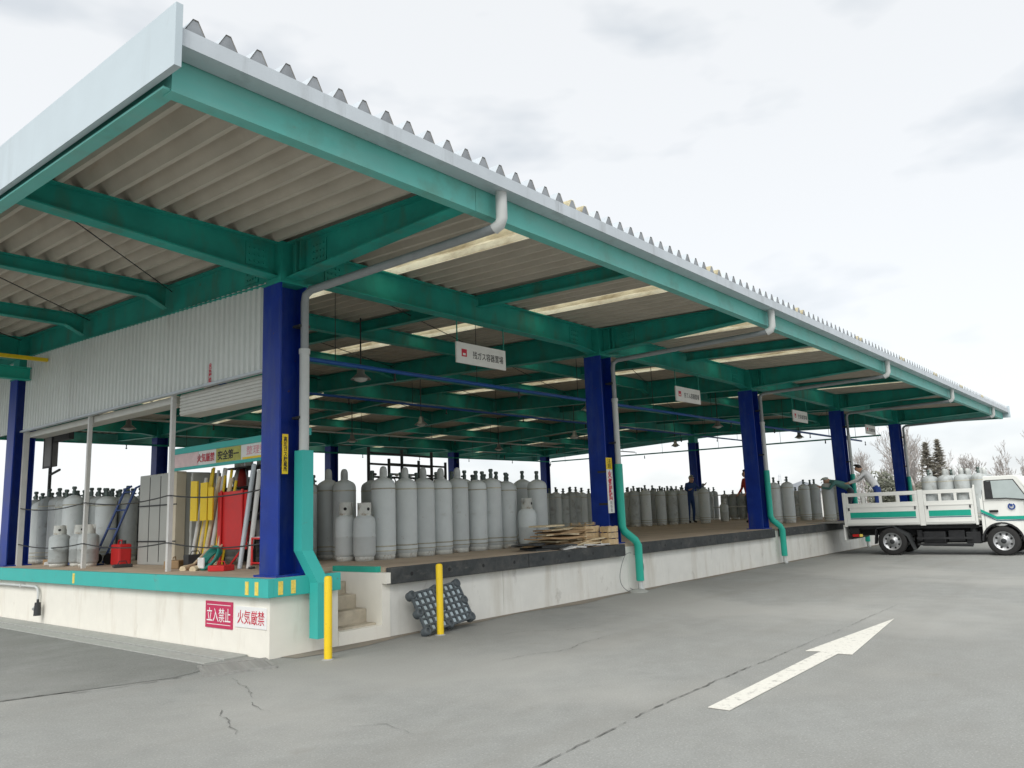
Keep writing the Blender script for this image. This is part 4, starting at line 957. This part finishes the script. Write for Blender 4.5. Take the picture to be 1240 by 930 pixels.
# bed
BX0, BX1, BZ = -1.20, 2.13, .80
MB().box((BX0, -HW+.03, BZ), (BX1, HW-.03, BZ+.08)).build('bed_floor', 'truck_white', tk)
MB().box((BX0+.04, -.70, BZ-.10), (BX1-.04, -.62, BZ-.001)).box((BX0+.04, .62, BZ-.10), (BX1-.04, .70, BZ-.001)).build('bed_sill', 'chassis', tk)
def gate(x0, x1, s, stripe):
    y0, y1 = sorted((s*HW, s*(HW-.03)))
    g_ = MB().bbox((x0, y0, BZ+.02), (x1, y1, 1.42), .006).build('side_gate', 'truck_white', tk)
    mb = MB().bbox((x0, y0, 1.61), (x1, y1, 1.71), .006)
    n = 4 if x1-x0 > 1.5 else 3
    for i in range(n+1):
        x = x0+(x1-x0-.07)*i/n; mb.box((x, y0+.003, 1.418), (x+.07, y1-.003, 1.612))
    mb.build('slat_rail', 'truck_white', g_)
    yo = s*(HW+.004)
    MB().box((x0+.10, min(yo, s*HW), 1.02), (x1-.08, max(yo, s*HW), 1.17)).build('stripe', 'truck_green', g_)
    MB().box((x0+.10, min(yo, s*HW), .985), (x1-.08, max(yo, s*HW), 1.008)).build('thin_stripe', 'truck_line', g_)
    MB().box((x0+.02, min(s*HW, s*(HW+.012)), 1.30), (x1-.02, max(s*HW, s*(HW+.012)), 1.33)).box((x0+.02, min(s*HW, s*(HW+.012)), .86), (x1-.02, max(s*HW, s*(HW+.012)), .89)).build('pressing', 'truck_white', g_)
    for x in (x0+.06, x1-.1): MB().box((x, min(s*HW, s*(HW+.02)), 1.22), (x+.035, max(s*HW, s*(HW+.02)), 1.30)).build('latch', 'dark', g_)
for s in (-1, 1):
    gate(BX0+.08, .76, s, 0); gate(.90, BX1-.06, s, 0)
    for xa, xb in ((BX0, BX0+.075), (.765, .895), (BX1-.055, BX1)):
        y0, y1 = sorted((s*(HW+.01), s*(HW-.05))); MB().bbox((xa, y0, BZ-.02), (xb, y1, 1.73), .006).build('stake', 'truck_white', tk)
MB().bbox((BX1-.05, -HW+.06, BZ+.08), (BX1-.01, HW-.06, 1.80), .01).build('headboard', 'truck_white', tk)
MB().bbox((BX0-.05, -HW+.02, .40), (BX0-.012, HW-.02, BZ+.03), .008).build('tail_gate', 'truck_white', tk)
MB().box((-1.10, -.80, .58), (-.85, -.62, .74)).build('rear_box', 'black', tk)
MB().box((-1.03, -.82, .50), (-.86, -.79, .57)).build('tail_lamp', 'lamp_red', tk)
MB().box((-.84, -.82, .50), (-.76, -.79, .57)).build('indicator', 'reflector', tk)
MB().box((-1.15, -.78, .44), (-1.05, .78, .54)).build('rear_bumper', 'chassis', tk)
# cab shell: side profile with wheel arch
def arc(cx, cz, r, a0, a1, n=9): return [(cx+r*math.cos(R(a0+(a1-a0)*i/n)), cz+r*math.sin(R(a0+(a1-a0)*i/n))) for i in range(n+1)]
prof = [(2.20, .62), (2.20, 1.93), (2.24, 1.985), (2.35, 2.0), (3.02, 2.0), (3.12, 1.97), (3.50, 1.30), (3.66, 1.18), (3.70, 1.0), (3.70, .42), (3.10, .40)] + arc(WB, TR, .46, 8, 172) + [(2.17, .45)]
prof = [p_ for p_ in prof if p_ != (2.17, .45)]
def cw(z): return HW-.02 if z < 1.30 else HW-.02-(z-1.30)*.13
n = len(prof); vs = [(x, -cw(z), z) for x, z in prof]+[(x, cw(z), z) for x, z in prof]
mb = MB().add(vs, [tuple(range(n)), tuple(reversed(range(n, 2*n)))]+[(i, i+n, (i+1) % n+n, (i+1) % n) for i in range(n)])
cab = mb.build('cab', 'truck_white', tk)
bv = cab.modifiers.new('b', 'BEVEL'); bv.width = .025; bv.segments = 2; bv.limit_method = 'ANGLE'; bv.angle_limit = R(40)
for s in (-1, 1):
    def side(pts, d): return [(x, s*(cw(z)+d), z) for x, z in pts]
    win = [(2.34, 1.42), (2.34, 1.88), (2.40, 1.90), (3.00, 1.90), (3.30, 1.36), (2.80, 1.42)]
    wp_ = [(2.36, 1.44), (2.36, 1.865), (2.42, 1.88), (2.985, 1.88), (3.26, 1.385), (2.80, 1.44)]
    for nm, m, pp, d, parent in (('window_frame', 'black', win, .004, cab), ('window_pane', 'glass', wp_, .008, cab)):
        o = MB().add(side(pp, d), [tuple(range(len(pp)))]).build(nm, m, parent)
    MB().add(side([(2.36, 1.44), (2.36, 1.87), (2.50, 1.875), (2.52, 1.44)], .010), [(0, 1, 2, 3)]).build('seat_belt_pillar', 'chassis', cab)
    dl = [(2.27, 1.38), (2.27, .66), (2.33, .66), (2.33, .67)]
    for a, b in (((2.28, 1.92), (2.28, .66)), ((3.18, 1.36), (3.18, .95)), ((2.28, 1.37), (3.18, 1.37))):
        d_ = .008; q = [(a[0]-.004, a[1]-.004), (a[0]+.004, a[1]+.004), (b[0]+.004, b[1]+.004), (b[0]-.004, b[1]-.004)]
        MB().add(side(q, .003), [(0, 1, 2, 3)]).build('door_gap', 'dark', cab)
    MB().add(side([(2.21, 1.10), (2.21, 1.17), (2.55, .98), (3.68, .98), (3.68, .90), (2.55, .90)], .004), [tuple(range(6))]).build('stripe', 'truck_green', cab)
    MB().add(side([(2.21, 1.06), (2.21, 1.085), (2.54, .885), (3.68, .885), (3.68, .865), (2.54, .865)], .004), [tuple(range(6))]).build('thin_stripe', 'truck_line', cab)
    y0, y1 = sorted((s*(HW-.02), s*(HW+.015))); MB().bbox((2.40, y0, 1.08), (2.60, y1, 1.14), .01).build('door_handle', 'black', cab)
    # round emblem: broken ring with a leaf inside
    cx_, cz_ = 2.90, 1.22; mb = MB()
    ring = arc(cx_, cz_, .085, -250, 60, 16); inn = arc(cx_, cz_, .052, -250, 60, 16)
    mb.add(side(ring, .006)+side(inn, .006), [(i, i+1, i+18, i+17) for i in range(16)]); mb.add(side(arc(cx_-.005, cz_+.03, .035, 0, 330, 10), .006), [tuple(range(11))]); mb.build('emblem', 'logo_blue', cab)
    MB().tube([(3.32, s*.80, 1.45), (3.42, s*.98, 1.5), (3.42, s*1.0, 1.72)], .014, 6).bbox((3.39, s*1.0-.09, 1.48), (3.44, s*1.0+.09, 1.78), .02).build('door_mirror', 'black', cab)
    MB().bbox((3.66, s*.62-.16, .62), (3.715, s*.62+.16, .82), .02).build('headlight', 'lamp_clear', cab)
MB().add([(3.135, -.70, 1.93), (3.135, .70, 1.93), (3.505, .76, 1.32), (3.505, -.76, 1.32)], [(0, 1, 2, 3)]).build('windscreen', 'glass', cab)
MB().bbox((3.62, -.82, .36), (3.76, .82, .56), .02).build('front_bumper', 'truck_white', cab)
MB().prism(arc(WB, TR, .47, 0, 180, 12)+arc(WB, TR, .43, 180, 0, 12), -HW+.0, -HW+.25, axis=1).build('wheel_arch', 'chassis', cab)
# cylinders riding on the bed
T0 = tall_proto('gas_cylinder', 'cyl_dark', 0); T1 = tall_proto('gas_cylinder', 'cyl_dark', 1); protos = {'a': T0, 'b': T1}
for i in range(4):
    for j in range(4):
        if i == 0 and j > 1: continue
        wx = 19.01-HW+.26+j*.41; wy = -1.88-(.98+i*.30+.02*(j % 2)) + (0 if i else .08)
        cyl('a' if (i+j) % 3 else 'b', wx, -3.02-i*.395+.04*(j % 2)+.10, 'grey gas cylinder standing on the bed of the white truck', 'cylinders on the truck bed', z=BZ+.081, k=.95)
for pr in protos.values():
    for c in list(pr.children): bpy.data.objects.remove(c)
    bpy.data.objects.remove(pr)
dp_ = thing('dock_plate', 'dark steel bridging plate between platform edge and truck tail', 'plate', (19.01, 0, 0))
MB().prism([(-.70, .885), (-.70, .90), (.25, .905), (.25, .882)], -.78, .78, axis=0).build('plate', 'grate', dp_)
MB().prism([(.25, .882), (.25, .905), (.45, .888), (.45, .882)], -.78, .78, axis=0).build('ramp', 'grate', dp_)

# ================================================================== PEOPLE
def person(name, label, J, cols, loc, rz, hair='hair', cap=None):
    """one continuous skinned body; J: joint -> (position); cols: materials for skin, top, trousers, shoes"""
    rad = dict(pelvis=.135, waist=.118, chest=.145, neck=.058, chin=.075, head=.098, crown=.06, nose=.016)
    for s in 'lr':
        rad.update({s+'sh': .07, s+'el': .045, s+'wr': .033, s+'pa': .036, s+'hip': .095, s+'kn': .062, s+'an': .045, s+'toe': .04})
        for k in range(5): rad[s+'f%d' % k] = .011; rad[s+'g%d' % k] = .009
    E_ = [('pelvis', 'waist', 1), ('waist', 'chest', 1), ('chest', 'neck', 1), ('neck', 'chin', 0), ('chin', 'head', 0), ('head', 'crown', 0), ('chin', 'nose', 0)]
    J = dict(J)
    fwd = (J['nose']-J['head']) if 'nose' in J else Vector((1, 0, 0))
    up = (J['head']-J['neck']).normalized(); J['chin'] = J['neck']+up*.07; J['crown'] = J['head']+up*.07
    f = Vector((J.get('face', Vector((1, 0, 0))))).normalized(); J['nose'] = J['head']+f*.115-up*.02; J['chin'] = J['chin']+f*.025
    for s in 'lr':
        E_ += [('chest', s+'sh', 1), (s+'sh', s+'el', 1), (s+'el', s+'wr', 1), (s+'wr', s+'pa', 0), ('pelvis', s+'hip', 2), (s+'hip', s+'kn', 2), (s+'kn', s+'an', 2), (s+'an', s+'toe', 3)]
        d = (J[s+'wr']-J[s+'el']).normalized(); side = d.cross(Vector((0, 0, 1)) if abs(d.z) < .8 else Vector((1, 0, 0))).normalized(); pn = side.cross(d)
        J[s+'pa'] = J[s+'wr']+d*.08
        for k in range(5):
            sp = (k-1.5)*.02 if k < 4 else -.035; ln = (.045, .055, .05, .04, .03)[k]
            base = J[s+'pa'] if k < 4 else J[s+'wr']+d*.03
            J[s+'f%d' % k] = base+d*ln*.7+side*sp+pn*.005; J[s+'g%d' % k] = base+d*ln*1.3+side*sp*1.2+pn*.03
            E_ += [(s+'pa' if k < 4 else s+'wr', s+'f%d' % k, 0), (s+'f%d' % k, s+'g%d' % k, 0)]
    keys = [k for k in J if k in rad]; idx = {k: i for i, k in enumerate(keys)}
    me = bpy.data.meshes.new(name); me.from_pydata([J[k] for k in keys], [(idx[a], idx[b]) for a, b, _ in E_], [])
    o = bpy.data.objects.new(name, me); col.objects.link(o)
    sk = o.modifiers.new('skin', 'SKIN'); sk.use_smooth_shade = True
    sl = me.skin_vertices[0].data
    for k in keys: sl[idx[k]].radius = (rad[k], rad[k]); sl[idx[k]].use_root = (k == 'pelvis')
    o.modifiers.new('sub', 'SUBSURF').levels = 2
    bpy.context.view_layer.update(); dg = bpy.context.evaluated_depsgraph_get()
    m2 = bpy.data.meshes.new_from_object(o.evaluated_get(dg)); bpy.data.objects.remove(o)
    for c in cols: m2.materials.append(MATS[c])
    segs = [(J[a], J[b], mi) for a, b, mi in E_]
    for p_ in m2.polygons:
        c = p_.center; best = (9, 0)
        for a, b, mi in segs:
            ab = b-a; t = max(0, min(1, (c-a).dot(ab)/max(ab.length_squared, 1e-9))); dd = (a+ab*t-c).length
            if dd < best[0]: best = (dd, mi)
        p_.material_index = best[1]; p_.use_smooth = True
    o = link(name, m2, None, loc, (0, 0, rz)); tag(o, label, 'person')
    hp = MB(); hc_ = J['head']+up*.03-f*.012
    rt = up.cross(f).normalized(); vs = []; fs = []; nu, nv = 12, 6
    for i in range(nv+1):
        ph = R(90-135*i/nv)
        for k in range(nu):
            a = 2*math.pi*k/nu; front = math.cos(a)
            lim = ph if not (front > .3 and i > 2) else R(90-135*2/nv)
            vs.append(hc_+(f*math.cos(a)*.108+rt*math.sin(a)*.098)*math.cos(lim)+up*.105*math.sin(lim))
    for i in range(nv):
        for k in range(nu): fs.append((i*nu+k, (i+1)*nu+k, (i+1)*nu+(k+1) % nu, i*nu+(k+1) % nu))
    hp.add(vs, fs, True); hp.build('cap' if cap else 'hair', cap or hair, o)
    if cap:
        b = J['head']+up*.045+f*.085
        MB().add([b+rt*.075, b-rt*.075, b+f*.075-rt*.05-up*.01, b+f*.075+rt*.05-up*.01], [(0, 1, 2, 3)]).build('cap_peak', cap, o)
    # eyes and mouth
    for sgn in (-1, 1):
        c = J['head']+f*.093+rt*.035*sgn+up*.005; MB().lathe([(.002, -.01), (.011, 0), (.002, .01)], 8, c=c).build('eye', 'ink_black', o)
    return o
V = Vector
def stand(lean=0.0):
    J = dict(pelvis=V((0, 0, .95)), waist=V((.02+lean*.1, 0, 1.10)), chest=V((.02+lean*.3, 0, 1.36)), neck=V((.03+lean*.45, 0, 1.55)), head=V((.05+lean*.55, 0, 1.69)))
    for s, q in (('l', 1), ('r', -1)):
        J.update({s+'sh': V((.02+lean*.38, q*.18, 1.47)), s+'el': V((.05+lean*.5, q*.24, 1.18)), s+'wr': V((.22+lean*.6, q*.2, 1.0)), s+'hip': V((0, q*.09, .90)), s+'kn': V((.03, q*.11, .49)), s+'an': V((-.02, q*.11, .08)), s+'toe': V((.14, q*.13, .045))})
    return J
# worker in white shirt beside the truck tail, leaning to the platform
J = stand(.75)
J.update(chest=V((.24, 0, 1.33)), neck=V((.38, 0, 1.47)), head=V((.48, 0, 1.58)), lel=V((.50, .22, 1.22)), lwr=V((.72, .16, 1.15)), rel=V((.50, -.22, 1.22)), rwr=V((.72, -.14, 1.15)), lsh=V((.28, .18, 1.42)), rsh=V((.28, -.18, 1.42)), waist=V((.08, 0, 1.10)))
J['face'] = V((.9, 0, -.25))
h = hit(1063, 596, 0, 19.3)
person('person', 'worker in white shirt and blue jeans leaning over cylinders on the truck bed', J, ['skin', 'shirt_white', 'jeans', 'shoe'], (19.3, h.y, .882), R(95))
# stooping worker in teal with a pale cap at the truck tail
J = stand()
J.update(waist=V((.12, 0, 1.08)), chest=V((.38, 0, 1.20)), neck=V((.60, 0, 1.27)), head=V((.74, 0, 1.31)), lsh=V((.45, .18, 1.24)), rsh=V((.45, -.18, 1.24)), lel=V((.60, .22, 1.02)), rel=V((.66, -.20, 1.05)), lwr=V((.84, .18, 1.08)), rwr=V((.90, -.16, 1.10)), lkn=V((.10, .11, .50)), rkn=V((.10, -.11, .50)))
J['face'] = V((.7, 0, -.7))
h = hit(1036, 600, 0, 21.0)
person('person', 'stooping worker in teal top and pale cap reaching over cylinders', J, ['skin', 'shirt_teal', 'trousers', 'shoe'], (21.0, h.y+.12, HD), R(100), cap='cap_pale')
# worker in blue coveralls at the far middle column
J = stand(.2); J.update(lel=V((.10, .34, 1.30)), lwr=V((.25, .48, 1.42)), rel=V((.18, -.30, 1.22)), rwr=V((.38, -.26, 1.25)))
J['face'] = V((1, 0, -.1))
h = hit(838, 634, 1, 6.3)
person('person', 'worker in blue coveralls and cap standing by the far middle column', J, ['skin', 'coverall', 'coverall', 'shoe'], (h.x, h.y, HD), R(-120), cap='cap_pale')
# worker in red half hidden by the third column
J = stand(.15); J['face'] = V((1, 0, -.2))
h = hit(908, 600, 1, 3.2)
person('person', 'worker in red top half hidden behind the third blue column', J, ['skin', 'shirt_red', 'trousers', 'shoe'], (h.x, h.y, HD), R(150))

# ================================================================== BACKGROUND
def bare_tree(name, label, x, y, H, seed, spread=1.0, group='bare trees beyond the yard'):
    rnd = random.Random(seed); t = thing(name, label, 'tree', (x, y, 0), 0, group)
    tr = MB(); cw_ = MB()
    def grow(p, d, L, r, lev):
        n = 3; pts = [p]; q = p.copy(); dd = d.copy()
        for i in range(n):
            dd = (dd+Vector((rnd.uniform(-.16, .16), rnd.uniform(-.16, .16), rnd.uniform(-.02, .14)))).normalized(); q = q+dd*(L/n); pts.append(q.copy())
        (tr if lev < 1 else cw_).tube(pts, [max(.011, r*(1-.55*i/n)) for i in range(n+1)], 6 if lev < 1 else (4 if lev < 3 else 3), caps=False)
        if lev >= 6: return
        k = rnd.randint(3, 4) if lev < 3 else rnd.randint(2, 3)
        for i in range(k):
            s = pts[rnd.choice((1, 2, 3))] if i else pts[3]; a = rnd.uniform(0, 6.28); tl = rnd.uniform(.35, .85)*spread if i else .2
            o1 = dd.orthogonal().normalized(); o2 = dd.cross(o1)
            nd_ = (dd+(o1*math.cos(a)+o2*math.sin(a))*tl+Vector((0, 0, .12))).normalized()
            grow(s, nd_, L*rnd.uniform(.58, .80), r*.5, lev+1)
    grow(Vector((0, 0, -.1)), Vector((rnd.uniform(-.05, .05), rnd.uniform(-.05, .05), 1)), H*.33, H*.022, 0)
    tr.build('trunk', 'bark', t); cw_.build('crown', 'twig', t)
def at(px, py, dist):   # ground position under a far pixel, at a chosen distance
    d = Fv + Rv*((px-620)/FPX) - Uv*((py-465)/FPX); hh = Vector((d.x, d.y, 0)).normalized(); return CAM+hh*dist
for i, (px, dist, H, lb) in enumerate(((1112, 62, 7.6, 'broad bare tree standing left of the dark conifers beyond the truck'), (1095, 75, 6.6, 'bare tree just right of the last blue column'), (1052, 80, 6.4, 'bare tree rising behind the workers at the truck'), (1160, 78, 5.6, 'bare tree behind the cylinders on the truck'), (1180, 78, 5.2, 'bare tree standing behind the truck cab edge'), (1212, 70, 5.4, 'wide low bare tree above the truck cab'), (1236, 78, 5.0, 'bare tree at the right above the truck cab roof'), (1030, 85, 6.0, 'small bare tree between the last two blue columns'), (1260, 60, 5.8, 'bare tree beyond the front of the truck cab'), (1138, 82, 6.2, 'bare tree tangled behind the dark conifers'), (1105, 68, 6.8, 'dense bare tree overlapping the broad one left of the conifers'), (1122, 72, 6.4, 'slender bare tree between the broad bare tree and the conifers'))):
    c = at(px, 580, dist); bare_tree('bare_tree', lb, c.x, c.y, H, 20+i, 1.1)
def conifer(px, dist, H, seed, label):
    rnd = random.Random(seed); c = at(px, 580, dist); t = thing('conifer_tree', label, 'tree', (c.x, c.y, 0), 0, 'dark conifers beyond the yard')
    MB().tube([(0, 0, 0), (0, 0, H)], [H*.02, .02], 6).build('trunk', 'bark', t); mb = MB()
    for i in range(800):
        z = H*(.12+.88*rnd.random()**1.0); rr_ = (1-z/H)*H*.28*(.4+.6*rnd.random())+.05; a = rnd.uniform(0, 6.28)
        p_ = Vector((rr_*math.cos(a), rr_*math.sin(a), z+rnd.uniform(-.15, .15))); d = Vector((math.cos(a), math.sin(a), rnd.uniform(-.2, .5))).normalized(); sd_ = d.cross(Vector((rnd.uniform(-.5, .5), rnd.uniform(-.5, .5), 1))).normalized()
        L = rnd.uniform(.25, .5); mb.add([p_-d*L*.6-sd_*.05, p_-d*L*.2+sd_*.10, p_+d*L*.5, p_-d*L*.2-sd_*.10], [(0, 1, 2, 3)])
    mb.build('crown', 'conifer', t)
conifer(1125, 58, 5.0, 1, 'dark pointed conifer left of its twin behind the truck bed'); conifer(1140, 58, 5.1, 2, 'dark pointed conifer right of its twin behind the truck bed')
def shrub(px, dist, r, H, seed, label):
    rnd = random.Random(seed); c = at(px, 590, dist); t = thing('evergreen_shrub', label, 'shrub', (c.x, c.y, 0))
    mb = MB()
    for i in range(1400):
        a = rnd.uniform(0, 6.28); ph = math.acos(rnd.uniform(-1, 1)); k = rnd.random()**.4
        lump = 1+.18*math.sin(3*a+seed)*math.sin(2*ph)
        p_ = Vector((r*k*lump*math.sin(ph)*math.cos(a), r*k*lump*math.sin(ph)*math.sin(a), H*.55+H*.45*k*lump*math.cos(ph)))
        d = Vector((rnd.uniform(-1, 1), rnd.uniform(-1, 1), rnd.uniform(-1, 1))).normalized(); s_ = d.orthogonal().normalized(); L = r*.13
        mb.add([p_-d*L, p_+s_*L*.55, p_+d*L, p_-s_*L*.55], [(0, 1, 2, 3)])
    mb.build('crown', 'shrub', t); MB().tube([(0, 0, 0), (.1, 0, H*.4), (.05, .1, H*.8)], [.12, .08, .03], 6).build('trunk', 'bark', t)
shrub(1071, 50, 1.0, 3.1, 3, 'rounded grey-green shrub behind the workers beside the last column')
for i, px in enumerate((1098, 1110, 1150, 1170)): shrub(px, 66+i*3, 1.6, 2.6, 30+i, ['brushy low shrub right of the last blue column', 'brushy low shrub under the broad bare tree', 'brushy low shrub right of the conifers', 'brushy low shrub behind the truck cylinders'][i])
# far low building and pylons
c = at(968, 600, 60); fb = thing('far_building', 'low pale building far beyond the platform end', 'building', (c.x, c.y, 0), .4)
MB().box((-4, -2, 0), (4, 2, 2.2)).build('wall', 'far_wall', fb); MB().prism([(-2.2, 2.2), (2.2, 2.2), (0, 2.9)], -4.2, 4.2, axis=0).build('roof', 'far_roof', fb)
for i in range(4): MB().box((-3.4+i*1.9, -2.03, .9), (-2.4+i*1.9, -1.99, 1.7)).build('window', 'glass', fb)
for px, dist, H, lb in ((68, 420, 17, 'faint lattice pylon far off beyond the side opening'), (945, 520, 19, 'faint lattice pylon far off beyond the third column')):
    c = at(px, 590, dist); py_ = thing('pylon', lb, 'pylon', (c.x, c.y, 0)); mb = MB()
    for sx in (-1, 1):
        for sy in (-1, 1): mb.tube([(sx*2, sy*2, 0), (sx*.4, sy*.4, H)], .12, 4)
    for k in range(8):
        z0, z1 = H*k/8, H*(k+1)/8; w0, w1 = 2-1.6*k/8, 2-1.6*(k+1)/8
        for sy in (-1, 1): mb.tube([(-w0, sy*w0, z0), (w1, sy*w1, z1)], .07, 3)
    mb.build('lattice', 'pylon', py_)
    for z in (.7, .82, .94): MB().tube([(-3, 0, H*z), (3, 0, H*z)], .12, 4).build('cross_arm', 'pylon', py_)
